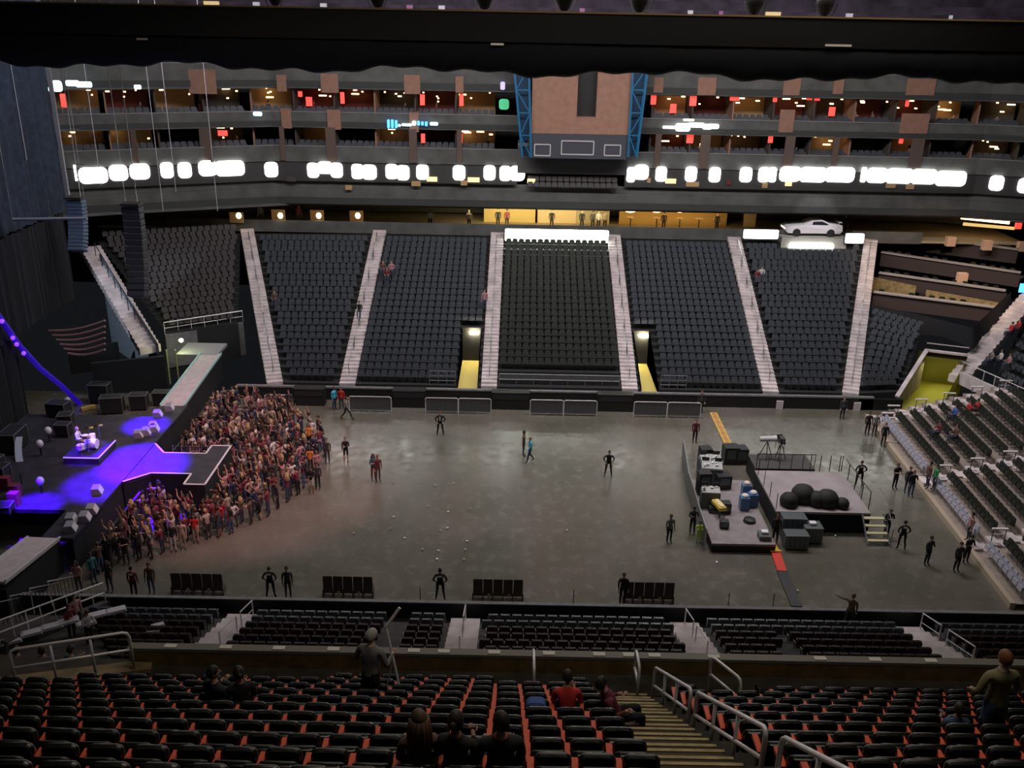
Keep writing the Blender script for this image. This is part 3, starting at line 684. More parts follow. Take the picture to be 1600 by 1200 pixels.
lp = bpy.data.lights.new('flood_glow', 'POINT'); lp.energy = 60; lp.color = (.9, 1, .4); lo = bpy.data.objects.new('flood_glow', lp); C.objects.link(lo); lo.location = (q.x, q.y-.4, 3.0)

# ================================================================== NEAR LOWER BOWL
NAX = [-11.4, -1.8, 7.6, 17.2]
mb = MB(); nb_n = 12; edges = [-24.0]+NAX+[27.0]
for i in range(5):
    xa = edges[i]+.6; xb = edges[i+1]-.6
    q = ((xb, 33.4, .5), (xa, 33.4, .5), (xb, 33.4-.8*nb_n, .5+.28*nb_n), (xa, 33.4-.8*nb_n, .5+.28*nb_n))
    pts = tier(mb, q, nb_n)
    for k in range(9):
        x1_ = pts[k][0]; x0_ = pts[k][1]
        if k < 2 and i in (4,): pass
        def sk(p, i=i, k=k):
            if -5.3 < p.x < -3.9 and k < 7: return True      # dark covered gap left of the aisle
            if 8.9 < p.x < 11.5 and k >= 0 and p.x > 9.6+.25*(8-k): return p.x < 11.3
            return p.x < -17.6+.5*k
        seat_row(Vector((x1_.x, x1_.y, 0)), Vector((x0_.x, x0_.y, 0)), x1_.z, (2 if k > 1 else 0), 1, pitch=.5, skip=sk)
struct('seating_tier', mb, conc_d, 'dark stepped concrete of the near lower stand')
nlab = ['pale aisle stairs of the near stand, under the seat banks at left', 'pale aisle stairs of the near stand behind the standing man with the pole', 'pale aisle stairs of the near stand left of the steel handrails', 'pale aisle stairs of the near stand toward the lower right']
for i, x in enumerate(NAX):
    s_ = stairs_between('aisle_stairs', (x, 33.5, .45), (x, 33.4-.8*9.6, .5+.28*9.6+.1), 1.25, 12, nlab[i], rail=False)
    t = thing('aisle_rail', 'thin steel rail on the near stand aisle, %s from the left' % ORD[i+1], 'handrail', (x, 0, 0))
    for (ya, yb) in ((33.4, 31.8), (31.2, 29.2)):
        za = .5+.35*(33.4-ya); zb = .5+.35*(33.4-yb)
        if i in (1, 2):
            MB().tube([(0, ya, za), (0, ya, za+.95), (0, yb, zb+.95), (0, yb, zb)], .03).build('rail', rail_m, t)
        else:
            m2 = MB().tube([(.5, ya, za), (.5, ya, za+.95), (.5, yb, zb+.95), (.5, yb, zb)], .03); m2.tube([(.5, ya, za+.5), (.5, yb, zb+.5)], .02); m2.build('rail', rail_m, t)
mb = MB(); mb.box((2, 34.1, .5), (48, .16, 1.1)); mb.box((2, 33.7, .2), (48, .7, .3)); struct('wall_near_boards', mb, black, 'black boards along the near side of the floor')
mb = MB(); mb.box((2, 34.1, 1.07), (48, .2, .05)); struct('trim_2', mb, conc_g)
# thin tall net posts on the boards
for k, (px, py) in enumerate(((893, 945), (1128, 948), (660, 942), (1195, 948))):
    p = PZ(px, py, .3)
    tag(MB().tube([(0, 0, 0), (0, 0, 1.7)], .02).build('glass_post', dsteel, loc=(p.x, 34.3, .0)), 'thin dark post on the near boards, %s from the left' % ['second', 'third', 'first', 'fourth'][k], 'post')

# ================================================================== FOREGROUND DECK
RY = 15.5; RP = .85; SL = .675
def dz(Y): return H-2.73-SL*Y
def rowz(k): return dz(RY-RP*k)
mb = MB(); XL, XR = -14, 14
for k in range(14):
    y = RY-RP*k; z = rowz(k)
    mb.box((0, y-.05, z-.6), (XR-XL, RP+.02, 1.2))
mb.box((.0, RY+.8, rowz(0)-.75), (XR-XL, .9, 1.5))
struct('floor_upper_deck', mb, mat('deck_concrete', (.035, .03, .022), .8, noise=.3), 'dark stepped floor of the foreground deck')
PYW = 16.62; capz = H-12.78
mb = MB(); mb.box((2.35, PYW, capz-.95), (21.1, .16, 1.8)); struct('wall_front_parapet', mb, mat('parapet_brown', (.16, .10, .035), .7, noise=.3), 'brown lit front wall of the foreground deck')
mb = MB(); mb.box((2.35, PYW+.02, capz), (21.1, .21, .08)); struct('trim_3', mb, mat('cap_grey', (.17, .155, .13), .6))
for k, (px, py) in enumerate(((262, 1016), (349, 1018), (433, 1019), (519, 1020), (646, 1020), (693, 1022), (772, 1023), (858, 1024), (937, 1027), (984, 1028), (1024, 1029), (1286, 1037), (1374, 1041), (1463, 1044), (1117, 1030))):
    p = PZ(px, py, capz+.06)
    tag(MB().box((0, 0, 0), (.26, .12, .012), rz=0).build('seat_tag', whitep, loc=(p.x, PYW+.02, capz+.05)), 'small pale tag on the ledge of the front wall, %s from the left' % ORD[sorted((262, 349, 433, 519, 646, 693, 772, 858, 937, 984, 1024, 1286, 1374, 1463, 1117)).index(px)+1], 'tag')
# steps
def deck_steps(xa, xb, k0, k1, label):
    mb = MB()
    for k in range(k0, k1):
        y = RY-RP*k; z = rowz(k)
        for j in range(2):
            mb.box(((xa+xb)/2, y-.05+.215-.43*j, z+.02+.28*j-.1), (xb-xa, .43, .24+.0), 0)
            mb.box(((xa+xb)/2, y-.05+.215-.43*j+.19, z+.145+.28*j-.1), (xb-xa, .05, .02), 1)
            mb.box(((xa+xb)/2, y-.05+.215-.43*j-.04, z+.125+.28*j-.1), (xb-xa, .34, .012), 2)
    struct('deck_stairs', mb, [mat('step_dark', (.07, .055, .03), .8), conc_y, mat('step_mid', (.27, .21, .11), .8, noise=.2)], label)
deck_steps(1.76, 2.97, 0, 13, 'ochre stairs with steel handrails down the foreground deck')
deck_steps(0.0, 1.0, 0, 1, 'short ochre step at the deck front behind the single upright rail')
deck_steps(3.87, 5.04, 0, 2, 'short ochre steps at the deck front right of the long handrails')

def hoop_rail(name, label, x, ya, yb, za, zb, mid=True, posts=0, r=.032, x2=None):
    x2 = x if x2 is None else x2
    t = thing(name, label, 'handrail', (0, 0, 0))
    h = .95; a = Vector((x, ya, za)); c = Vector((x2, yb, zb)); d = (c-a).normalized()
    up = Vector((0, 0, 1)); pts = [a, a+up*(h-.12), a+up*(h-.03)+d*.04, a+up*h+d*.12]
    pts += [c+up*h-d*.12, c+up*(h-.03)-d*.04, c+up*(h-.12), c]
    MB().tube(pts, r, 10).build('hoop', rail_m, t, smooth=True)
    if mid: MB().tube([a+up*.5, c+up*.5], r*.9, 10).build('mid_rail', rail_m, t, smooth=True)
    for k in range(posts):
        p = lerp(a, c, (k+1)/(posts+1)); MB().tube([p, p+up*h], r*.85, 8).build('post', rail_m, t, smooth=True)
    return t
XRL = 3.04
hoop_rail('deck_handrail', 'short steel hoop rail at the deck front, left of the stair handrails', 2.72, 16.2, 15.6, dz(15.5), dz(15.5))
hoop_rail('deck_handrail', 'steel handrail of the upper flight beside the ochre stairs, three bays', XRL, 15.6, 12.4, dz(15.5), dz(12.4), posts=2)
hoop_rail('deck_handrail', 'long steel handrail beside the middle of the ochre stairs', XRL, 12.0, 8.63, dz(12.0), dz(8.63), posts=2)
hoop_rail('deck_handrail', 'steel handrail running out of the bottom edge beside the ochre stairs', XRL, 8.1, 5.0, dz(8.1), dz(5.0), posts=2)
hoop_rail('deck_handrail', 'short steel hoop rail by the front wall right of the stairs', 4.28, 16.0, 15.1, dz(15.5), dz(15.3), x2=4.68)
hoop_rail('deck_handrail', 'single narrow steel rail standing at the deck front centre', .56, 16.1, 15.4, dz(15.5)+.05, dz(15.5)+.05, mid=False)
hoop_rail('deck_handrail', 'long steel rail around the dark passage at lower left', -10.1, 15.5, 16.3, dz(15.5)+.2, dz(15.5)+.1, posts=2, x2=-8.0)
hoop_rail('deck_handrail', 'steel rail cut off by the left edge of the frame', -12.2, 15.0, 15.3, dz(15.5)+.25, dz(15.5)+.2, posts=1, x2=-10.5)
mb = MB(); mb.bar((-12.6, 15.2, dz(15.5)+.08), (-7.7, 16.5, dz(15.5)-.02), .36, .22); struct('trim_4', mb, mat('rim_ochre', (.24, .18, .1), .8, noise=.2))
mb = MB(); mb.box((-12.9, 17.1, dz(15.5)-1.9), (8.6, 1.6, .3)); struct('floor_passage', mb, conc_d)

# foreground seats
def make_seat():
    t = thing('stadium_seat', 'x', 'seat')
    mb = MB().slab(.425, .46, .07, .03, .09, bend=.03, mx=MX((0, 0, .36), rx=radians(8)), n=5)
    mb.build('backrest', seat_black, t, smooth=True)
    mb = MB().slab(.40, .36, .08, .03, .08, mx=MX((0, .12, .42), rx=radians(-14)), n=4)       # tipped-up seat
    mb.build('seat_pan', seat_black, t, smooth=True)
    ar = MB().box((-.239, .13, .61), (.075, .32, .05)).build('armrest', orange, t)
    MB().box((-.239, .05, .30), (.045, .09, .58)).build('support_bracket', mat('bracket_grey', (.10, .09, .09), .5), t)
    return t
seat0 = make_seat(); used = False; nseat = 0
BODIES = []    # (x,y) of foreground people, seats there stay
for k in range(10, -1, -1):
    y = RY-RP*k; z = rowz(k); half = (y/.80)*.5517*1.02+.3
    pos = []
    x = 1.46
    while x > -half-.1:
        if not (k < 1 and -.1 < x < 1.1) and not (k < 2 and x < -7.5-.8*k): pos.append((x, 'left'))
        x -= .477
    x = 3.47
    while x < half-.05:
        if not (k < 2 and 3.8 < x < 5.2): pos.append((x, 'right'))
        x += .477
    for x, sd in pos:
        lb = 'black orange-armed seat, %s row from the front wall, %s of ochre stairs' % (ORD[k+1], sd)
        g = 'foreground seats, row %s, %s block' % (ORD[k+1], sd)
        jx = random.uniform(-.012, .012)
        if nseat >= 300: SEATS.append((Vector((x, y-.27, z-.05)), 0 if False else pi, 6)); continue
        if not used: seat0.location = (x, y-.25, z); seat0['label'] = lb; seat0['group'] = g; used = True
        else: dup(seat0, (x+jx, y-.25, z), random.uniform(-.02, .02), lb, g)
        nseat += 1
print('foreground seats', nseat)

# ================================================================== END STAND (right)
def endx(y): return 23.15+(y-36.5)*.045
mb = MB(); stuffr = 10
segs = [(36.2, 40.4), (41.5, 47.6), (48.7, 56.6)]
for k in range(stuffr):
    z = .25+.24*k; xo = .0+.88*k
    mb.add([(endx(36)+xo, 36, z-.3), (endx(58)+xo, 58, z-.3), (endx(36)+xo, 36, z), (endx(58)+xo, 58, z), (endx(36)+xo+.9, 36, z), (endx(58)+xo+.9, 58, z)], [(1, 0, 2, 3), (3, 2, 4, 5)], 0)
    for a, c in segs:
        n = int((c-a)/.5)
        for i in range(n):
            yy = a+.25+i*.5; SEATS.append((Vector((endx(yy)+xo+.45, yy, z)), -pi/2, 3 if k == 0 else 5))
struct('seating_tier', mb, mat('riser_pale', (.30, .25, .22), .7, noise=.15), 'pale stepped risers of the end stand at right')
mb = MB(); mb.bar((endx(36)-.05, 36, .15), (endx(58)-.05, 58, .15), .25, .3); struct('trim_5', mb, mat('kerb', (.42, .35, .27), .7))
for j, (yy, nm) in enumerate(((41.0, 'near'), (48.15, 'middle'), (57.1, 'far'))):
    mb = MB()
    for k in range(stuffr):
        z = .25+.24*k; xo = .88*k; mb.box((endx(yy)+xo+.25, yy, z+.0), (.44, .9, .26)); mb.box((endx(yy)+xo+.68, yy, z-.05), (.44, .9, .13))
    struct('aisle_stairs', mb, conc_l, 'pale aisle steps up the end stand, %s aisle' % nm)
    for k in range(1, stuffr, 2):
        z = .25+.24*k; xo = .88*k
        t = thing('aisle_hoop', 'small white-topped hoop rail on the %s aisle of the end stand, %s from the floor' % (nm, ORD[(k+1)//2]), 'handrail', (endx(yy)+xo+.4, yy-.1, z))
        MB().tube([(-.32, 0, 0), (-.32, 0, .85)], .025, 6).build('post', dsteel, t); MB().tube([(.32, 0, 0), (.32, 0, .85)], .025, 6).build('post', dsteel, t)
        MB().box((0, 0, .87), (.8, .12, .07)).build('top_bar', mat('white_bar', (.85, .82, .8), .5), t); MB().box((0, 0, .55), (.7, .04, .05)).build('mid_bar', rail_m, t)
# curved rail walls at right edge
mb = MB(); a = PZ(1500, 590, 1.6); c = PZ(1640, 655, 1.8)
mb.bar(a, c, .25, .9); struct('wall_end_front', mb, conc_l, 'pale front wall of the corner seats above the end stand')
mb = MB(); 
for k in range(9): p = lerp(a, c, k/8)+Vector((0, -.1, .4)); mb.tube([p, p+Vector((0, 0, .8))], .025, 6)
mb.tube([a+Vector((0, -.1, 1.2)), c+Vector((0, -.1, 1.2))], .035, 6); tag(mb.build('corner_railing', rail_m), 'grey railing on the pale wall above the end stand', 'railing')
for k, px in enumerate((1388, 1409, 1430, 1452)):
    p = PZ(px, 645-k*2.5, .9); t = thing('barrier_panel', 'low white-topped barrier beside the yellow passage, %s from the left' % ORD[k+1], 'barrier', (p.x, p.y, 0))
    MB().box((0, 0, .88), (.75, .12, .08)).build('top_bar', mat('white_bar', (.85, .82, .8)), t)
    MB().box((0, 0, .42), (.72, .06, .84)).build('panel', mat('barrier_dark', (.12, .09, .09), .7), t)

# ================================================================== SEAT MASS (one object)
def seat_mass():
    mb = MB()
    def blk(c, m):   # plain back with domed top: hexagonal outline
        return
    outline = [(-.23, .40), (.23, .40), (.235, .72), (.17, .85), (-.17, .85), (-.235, .72)]
    for p, yaw, kind in SEATS:
        ca, sa = cos(yaw), sin(yaw)
        def T(x, y, z): return (p.x+x*ca-y*sa, p.y+x*sa+y*ca, p.z+z)
        vs = [T(x, .03+.05*(z-.4)*2, z) for x, z in outline]+[T(x*.93, .10+.05*(z-.4)*2, z*.99) for x, z in outline]
        mb.add(vs, [(0, 1, 2, 3, 4, 5), (11, 10, 9, 8, 7, 6), (2, 8, 9, 3), (3, 9, 10, 4), (4, 10, 11, 5), (1, 7, 8, 2), (5, 11, 6, 0)], {0: 0, 1: 1, 2: 2, 3: 3, 4: 4, 5: 5, 6: 7}[kind])
        vs = [T(-.2, -.02, .42), (T(.2, -.02, .42)), T(.2, -.16, .47), T(-.2, -.16, .47), T(-.2, -.04, .70), T(.2, -.04, .70), T(.2, -.13, .72), T(-.2, -.13, .72)]
        mb.add(vs, [(3, 2, 6, 7), (7, 6, 5, 4), (0, 3, 7, 4), (2, 1, 5, 6), (1, 0, 4, 5)], {0: 0, 1: 1, 2: 2, 3: 3, 4: 4, 5: 5, 6: 7}[kind])
        if kind == 6: mb.add([T(.225, -.35, .62), T(.275, -.35, .62), T(.275, -.02, .62), T(.225, -.02, .62)], [(0, 1, 2, 3), (3, 2, 1, 0)], 8)
        if kind in (2,):
            mb.add([T(.245, -.2, .58), T(.275, -.2, .58), T(.275, .05, .62), T(.245, .05, .62)], [(0, 1, 2, 3)], 6)
        mb.add([T(-.02, .08, 0), T(.02, .08, 0), T(.02, .08, .42), T(-.02, .08, .42)], [(0, 1, 2, 3), (3, 2, 1, 0)], 4)
    o = mb.build('stadium_seat_rows', [seat_navy, seat_dark, seat_maroon, mat('pale_seat', (.42, .42, .5), .5), mat('grey_seat', (.075, .07, .072), .45), mat('end_seat', (.022, .024, .02), .5), mat('arm_grey', (.33, .24, .22), .5), seat_black, orange])
    tag(o, 'masses of empty dark seats filling the lower stands around the arena floor', 'seats', kind='stuff')
seat_mass()
print('mass seats', len(SEATS))

# ================================================================== BLACK BAND: hung truss with rolled drape
BY = 46.0
zt = PY(800, 19, BY).z; zm = PY(800, 66, BY).z; zb = PY(800, 112, BY).z
t = thing('lighting_bridge', 'long black suspended bridge with gathered black drape across the top of the view', 'bridge', (0, BY, 0))
mb = MB(); mb.box((4.8, .6, (zt+zm)/2), (68, 1.2, zt-zm)); mb.build('box_beam', mat('beam_black', (.012, .011, .009), .6), t)
mb = MB(); mb.box((4.8, -.02, zt+.03), (68, .12, .07)); mb.build('edge_strip', mat('edge_gold_light', (.42, .27, .1), .5), t)  # golden light along the top edge, painted on as a strip
mb = MB(); N = 240; rings = 12; vs = []; fs = []
for i in range(N+1):
    x = -29.2+68*i/N; sag = .10*sin(x*.55+1)+.06*sin(x*1.3)+.05*sin(x*3.1)
    cz_ = (zm+zb)/2+.05-sag*.3; rz_ = (zm-zb)/2+.12+sag
    for j in range(rings):
        a = 2*pi*j/rings; vs.append((x, .5+.55*cos(a)*(1+.04*sin(x*6)), cz_+rz_*sin(a)))
for i in range(N):
    for j in range(rings): a = i*rings+j; b_ = i*rings+(j+1) % rings; fs.append((a, a+rings, b_+rings, b_))
mb.add(vs, fs); mb.build('rolled_drape', blackcloth, t, smooth=True)
for k, (px, py, wd) in enumerate(((777, 69, .6), (1310, 71, 1.2), (222, 61, .9))):
    p = PY(px, py, BY-.1)
    if k == 2: wd = .5
    tag(MB().box((0, 0, 0), (wd, .08, .09)).build('fixture_bar', mat('fixture_glow' if k < 2 else 'fixture_dull', (.7, .65, .5), .4, em=(1, .9, .7), es=.12 if k < 2 else .0), loc=p), 'tiny pale bar fixture on the black bridge, %s' % ['left of centre', 'toward the right', 'faint one at the left'][k], 'fixture')
for k, px in enumerate((430, 590, 757, 882, 1000, 1180, 1290)):
    p = PY(px, 12, BY+.3); z = zt+.05
    t2 = thing('spotlight', 'dark spotlight housing standing on the black bridge, %s from the left' % ORD[k+1], 'spotlight', (p.x, BY+.4, z))
    MB().lathe([(.05, .02), (.2, .1), (.38, .45), (.42, .9), (.2, .95)], n=14).build('housing', black, t2, smooth=True)
    m2 = MB()
    for s_ in (-1, 1): m2.bar((s_*.3, -.2, 0), (s_*.5, -.2, .6), .05, .05)
    m2.bar((-.32, -.2, .02), (.32, -.2, .02), .05, .04)
    m2.build('yoke', steel, t2)
# upper deck seen over the bridge
mb = MB(); 
for k in range(5): mb.box((2, 82+k*1.1, 24.8+k*.65), (92, 1.1, .65))
struct('seating_tier', mb, mat('upper_grey', (.07, .055, .085), .8, noise=.5, nscale=.5), 'dim purplish upper stand far behind the black bridge')
for k, (px, c, wd) in enumerate(((75, 'y', 1.6), (105, 'p', .8), (150, 'w', .5), (330, 'y', 1.2), (400, 'w', .5), (640, 'p', .5), (690, 'w', .5), (910, 'p', .4), (1128, 'p', .3), (1210, 'y', 1.2), (1080, 'w', .4), (1330, 'w', .5), (1490, 'w', .2), (505, 'w', .5), (20, 'w', .6))):
    p = PY(px, 7, 81.3)
    m_ = {'y': mat('up_yellow', (.7, .55, .3), em=(1, .75, .35), es=.45), 'p': mat('up_purple', (.35, .15, .3), em=(.7, .3, .6), es=.12), 'w': mat('up_white', (.5, .5, .55), em=(.8, .8, .9), es=.3)}[c]
    tag(MB().box((0, 0, 0), (wd, .3, 1.1)).build('concourse_light', m_, loc=(p.x, 81.4, 25.2)), 'small %s patch of light above the black bridge, %s from the left' % ({'y': 'yellow', 'p': 'purple', 'w': 'whitish'}[c], ORD[sorted((75, 105, 150, 330, 400, 640, 690, 910, 1128, 1210, 1080, 1330, 1490, 505, 20)).index(px)+1]), 'light')

# ================================================================== STAGE
SZ = 1.8; SE = -20.35
deckm = mat('stage_deck', (.034, .033, .045), .5, noise=.25, nscale=1.5, spec=.3); edgew = mat('edge_strip_white', (.6, .6, .65), .5)
t = thing('stage', 'dark stage deck under purple-blue light with a T-shaped runway into the crowd', 'stage')
mb = MB(); mb.box((SE-4.6, 46.05, SZ-.1), (9.2, 11.7, .2)); mb.box((SE-.75, 38.9, SZ-.1), (1.5, 2.6, .2)); mb.box((SE-.75, 52.8, SZ-.1), (1.5, 1.8, .2))
# runway: neck (flared) and head
def poly(mb, pts, z0_, z1_, mi=0):
    n = len(pts); mb.add([(x, y, z0_) for x, y in pts]+[(x, y, z1_) for x, y in pts], [tuple(range(n))[::-1], tuple(range(n, 2*n))]+[(i, (i+1) % n, n+(i+1) % n, n+i) for i in range(n)], mi)
RUN = [(SE+.05, 43.3), (-19.2, 44.35), (-17.05, 44.35), (-17.05, 43.15), (-15.95, 43.15), (-15.95, 47.9), (-17.05, 47.9), (-17.05, 46.85), (-19.4, 46.85), (SE+.05, 48.0)]
poly(mb, RUN, SZ-.2, SZ)
mb.build('deck', deckm, t)
mb = MB(); mb.box((SE-.06, 46.0, SZ/2-.15), (.06, 16.8, SZ-.3))
inner = RUN
for (x0_, y0_), (x1_, y1_) in zip(inner, inner[1:]): mb.bar((x0_-.02, y0_, SZ/2-.12), (x1_-.02, y1_, SZ/2-.12), .06, SZ-.26)
mb.build('skirt', blackcloth, t)
mb = MB()
for (x0_, y0_), (x1_, y1_) in zip(RUN, RUN[1:]): mb.bar((x0_, y0_, SZ+.012), (x1_, y1_, SZ+.012), .1, .03)
mb.build('edge_strip', edgew, t)
# end ramps
for nm, ya, yb, xa, xb, za, zb_ in (('near', 37.6, 33.2, -21.7, -21.9, SZ, 2.3), ('far', 53.6, 62.6, -21.3, -21.6, SZ, 2.1)):
    tt = thing('stage_ramp', 'pale walkway ramp at the %s end of the stage' % nm, 'ramp')
    MB().bar((xa, ya, za-.06), (xb, yb, zb_-.06), 1.5, .12).build('walkway', mat('ramp_pale', (.55, .47, .5), .7, noise=.1), tt)
    mb = MB()
    for s_ in (-.75, .75): mb.bar((xa+s_, ya, za+.04), (xb+s_, yb, zb_+.04), .08, .08)
    mb.build('edge_strip', edgew if nm == 'near' else mat('edge_teal', (.3, .6, .6), .5), tt)
    MB().bar((xa, ya, za/2-.08), (xb, yb, zb_/2-.08), 1.4, za-.2).build('skirt', blackcloth, tt)
# black side barrier along the stage front
t = thing('stage_barricade', 'black cloth-covered barrier slope along the stage front', 'barrier')
mb = MB(); mb.box((SE+.9, 40.1, .6), (.08, 6.4, 1.2)); mb.box((SE+.9, 51.2, .6), (.08, 5.6, 1.2)); mb.build('panel', blackcloth, t)
mb = MB(); mb.box((SE+.9, 40.1, 1.22), (.12, 6.4, .05)); mb.box((SE+.9, 51.2, 1.22), (.12, 5.6, .05)); mb.build('top_rail', dsteel, t)
# pit barrier with posts along the runway far side
t = thing('pit_barrier', 'light metal posts and rail in front of the far crowd beside the runway', 'barrier')
mb = MB()
for k in range(8): x = -19.3+k*.5; mb.tube([(x, 47.9, 0), (x, 47.9, 1.15+.6)], .025, 6)
mb.build('post', mat('lav_post', (.5, .4, .6), .4), t)
MB().tube([(-19.3, 47.9, 1.7), (-15.7, 47.9, 1.7)], .03, 6).build('rail', dsteel, t)
# floor monitors along the stage edge
for k, (px, py) in enumerate(((250, 650), (268, 640), (243, 669), (232, 678), (137, 812), (156, 770), (148, 800), (116, 815), (115, 862 if False else 828), (245, 673), (220, 682))):
    p = PZ(px, py, SZ)
    if p.x > SE: p.x = SE-.25
    t2 = thing('floor_monitor', 'small wedge monitor on the stage edge, %s from the far ramp' % ORD[[2, 1, 3, 5, 9, 7, 8, 10, 11, 4, 6][k]], 'monitor', (p.x-.1, p.y, SZ), .2)
    m2 = MB(); m2.add([(-.25, -.3, 0), (.25, -.3, 0), (.25, .3, 0), (-.25, .3, 0), (-.25, -.3, .35), (-.25, .3, .35), (.1, -.3, .35), (.1, .3, .35)], [(3, 2, 1, 0), (0, 1, 6, 4), (1, 2, 7, 6), (2, 3, 5, 7), (3, 0, 4, 5), (4, 6, 7, 5)])
    m2.build('cabinet', mat('wedge_grey', (.25, .25, .3), .5), t2)
    MB().add([(.255, -.26, .03), (.255, .26, .03), (.11, .26, .33), (.11, -.26, .33)], [(0, 1, 2, 3)]).build('grille', edgew, t2)
for k, (px, py) in enumerate(((116, 815), (155, 772))):
    pass
# drum riser, kit and drummer
rx, ry = -23.3, 46.4
mb = MB(); mb.box((0, 0, .2), (1.9, 2.3, .4)); mb.build('riser_tmp', deckm).name = 'drum_riser'
dr = bpy.data.objects['drum_riser']; dr.location = (rx, ry, SZ); tag(dr, 'small raised drum platform edged in violet light', 'platform')
MB().box((0, -1.16, .38), (1.9, .04, .06)).build('edge_strip', mat('edge_pink', (.7, .55, .8), .5, em=(.6, .4, 1), es=.5), dr)
MB().box((.96, 0, .38), (.04, 2.3, .06)).build('edge_strip', MATS['edge_pink'], dr)
t = thing('drum_kit', 'white shelled drum kit glowing under stage light', 'drum kit', (rx, ry, SZ+.4))
dwh = mat('drum_shell', (.75, .7, .85), .3); skinm = mat('drum_head', (.9, .88, .95), .4)
RX = Matrix.Rotation(pi/2, 3, 'Y')
MB().lathe([(.28, -.2), (.28, .2)], (.25, 0, .3), 20, mx=RX).build('bass_drum', dwh, t)
for k, (x, y, z, r) in enumerate(((.1, -.3, .62, .15), (.1, .3, .62, .17), (-.2, -.55, .35, .22), (-.35, .4, .5, .18))):
    d_ = MB().lathe([(r, -.12), (r, .12)], (x, y, z), 16).build('tom_drum', dwh, t)
for k, (x, y, z) in enumerate(((.3, -.75, 1.0), (.3, .75, 1.05), (-.3, .85, .85), (.0, -.95, .9))):
    MB().lathe([(.01, .03), (.24, 0), (.01, -.01)], (x, y, z), 18).build('cymbal', mat('brass', (.8, .6, .25), .25, 1), t)
    MB().tube([(x, y, 0), (x, y, z)], .015, 6).build('stand', steel, t)
# backdrop curtain and stage clutter
def curtain(name, ya, yb, za, zb, label, m_):
    cur = MB(); N = 160; vs = []
    for z in (za, zb):
        for i in range(N+1): vs.append((-29.8-.18*sin(i*1.9)-.1*sin(i*.7), ya+(yb-ya)*i/N, z))
    for i in range(N): cur.f.append((i, i+1, N+2+i, N+1+i)); cur.m.append(0)
    cur.v = vs
    return tag(cur.build(name, m_, smooth=True), label, 'curtain')
curtain('backdrop_curtain', 61.5, 30, 12.5, 33, 'tall black curtain with blue light in its colour along the upper left edge', bluelit_cloth)
curtain('backdrop_curtain', 60.8, 30, 6.6, 12.4, 'black middle curtain below the grey pipe at left', blackcloth)
curtain('backdrop_curtain', 52.5, 30, 0, 6.5, 'low black curtain closing the back of the stage deck', blackcloth)
p = PY(88, 300, 61.6)
tag(MB().box((-29.7, 61.7, 21), (.22, .22, 21)).build('curtain_tower', mat('tower_grey', (.2, .2, .22), .6), ), 'pale grey vertical edge tower at the end of the stage curtain', 'tower')
# violet led strip on the side of the stage
def PX(px, py, X):
    r = ray(px, py); t = X/r[0]; return Vector((X, r[1]*t, H+r[2]*t))
pts = [PX(-25, 462, -29.3), PX(0, 497, -29.3), PX(30, 540, -29.3), PX(62, 575, -29.3), PX(95, 602, -29.3), PX(126, 632, -29.2)]
t = thing('led_arch', 'curved violet glowing light arch sweeping down at the left of the stage', 'light arch')
MB().tube(pts, .17, 10).build('tube', mat('violet_dim', (.03, .01, .3), .5, em=(.05, .005, .9), es=.24), t, smooth=True)
for q in (PX(3, 502, -29.1), PX(20, 528, -29.1), PX(37, 552, -29.1), PX(26, 538, -29.1)):
    MB().ell((q.x, q.y, q.z), (.13, .13, .13), 8).build('lamp', violet_em, t)
# curved slatted riser behind the stage
t = thing('slatted_riser', 'curved pinkish brown slatted riser behind the far end of the stage', 'riser')
for k in range(6):
    za = 3.3-.38*k; pts = []
    for i in range(13):
        f = i/12; q = PY(76+88*f+6*k*(1-f), 517-16*f+k*9.0-2*k*(1-f)+5*sin(f*pi), 58.5-.35*k); pts.append(q)
    MB().tube(pts, .085, 6).build('slat', mat('slat_pink', (.30, .18, .17), .5), t)
m2 = MB(); a = PZ(82, 560, 2); c = PZ(165, 550, 2); m2.bar((a.x, a.y+2.2, 1.0), (c.x, c.y+2.2, 1.0), .2, 2.0); m2.build('core', black, t)
a = PZ(150, 618, 0); c = PZ(262, 606, 0)
tag(MB().bar((a.x, a.y, 1.2), (c.x, c.y, 1.2), .3, 2.4).build('black_screen', blackcloth), 'low black masking screen below the blue-grey wall', 'screen')
# line arrays and cables
def array(name, label, px, py0, py1, Y, curve, m_, wd=1.1):
    top = PY(px, py0, Y); bot = PY(px+6, py1, Y)
    t = thing(name, label, 'speaker', (top.x, Y, 0)); n = 14
    for k in range(n):
        f = k/n; z = top.z-(top.z-bot.z)*f; z2_ = top.z-(top.z-bot.z)*(k+1)/n
        off = -curve*f*f
        MB().slab(wd, (z-z2_)*.94, .7, .03, .06, mx=MX((0, off, z2_), rx=-.5*f*f)).build('cabinet', m_, t)
    MB().box((0, 0, top.z+.12), (wd, .8, .14)).build('flying_frame', dsteel, t)
    for s_ in (-.35, .35): MB().tube([(s_, 0, top.z+.15), (s_, 0, 33)], .02, 5).build('cable', steel, t)
array('line_array', 'tall dark hanging line array of speakers beside the fan-shaped seats', 206, 322, 458, 56, 1.0, mat('array_dark', (.03, .033, .045), .5))
array('line_array', 'short bluish hanging line array near the curtain edge', 118, 312, 388, 58, .9, mat('array_blue', (.08, .12, .19), .5), 1.0)
a = PY(20, 343, 53); c = PY(136, 341, 53)
t = thing('hanging_pipe', 'horizontal grey pipe hanging beside the bluish line array', 'pipe')
MB().tube([a, c], .09, 8).build('pipe', mat('pipe_grey', (.25, .27, .32), .5), t); MB().tube([a, (a.x, a.y, 33)], .015, 5).build('cable', steel, t); MB().tube([c, (c.x, c.y, 33)], .015, 5).build('cable', steel, t)
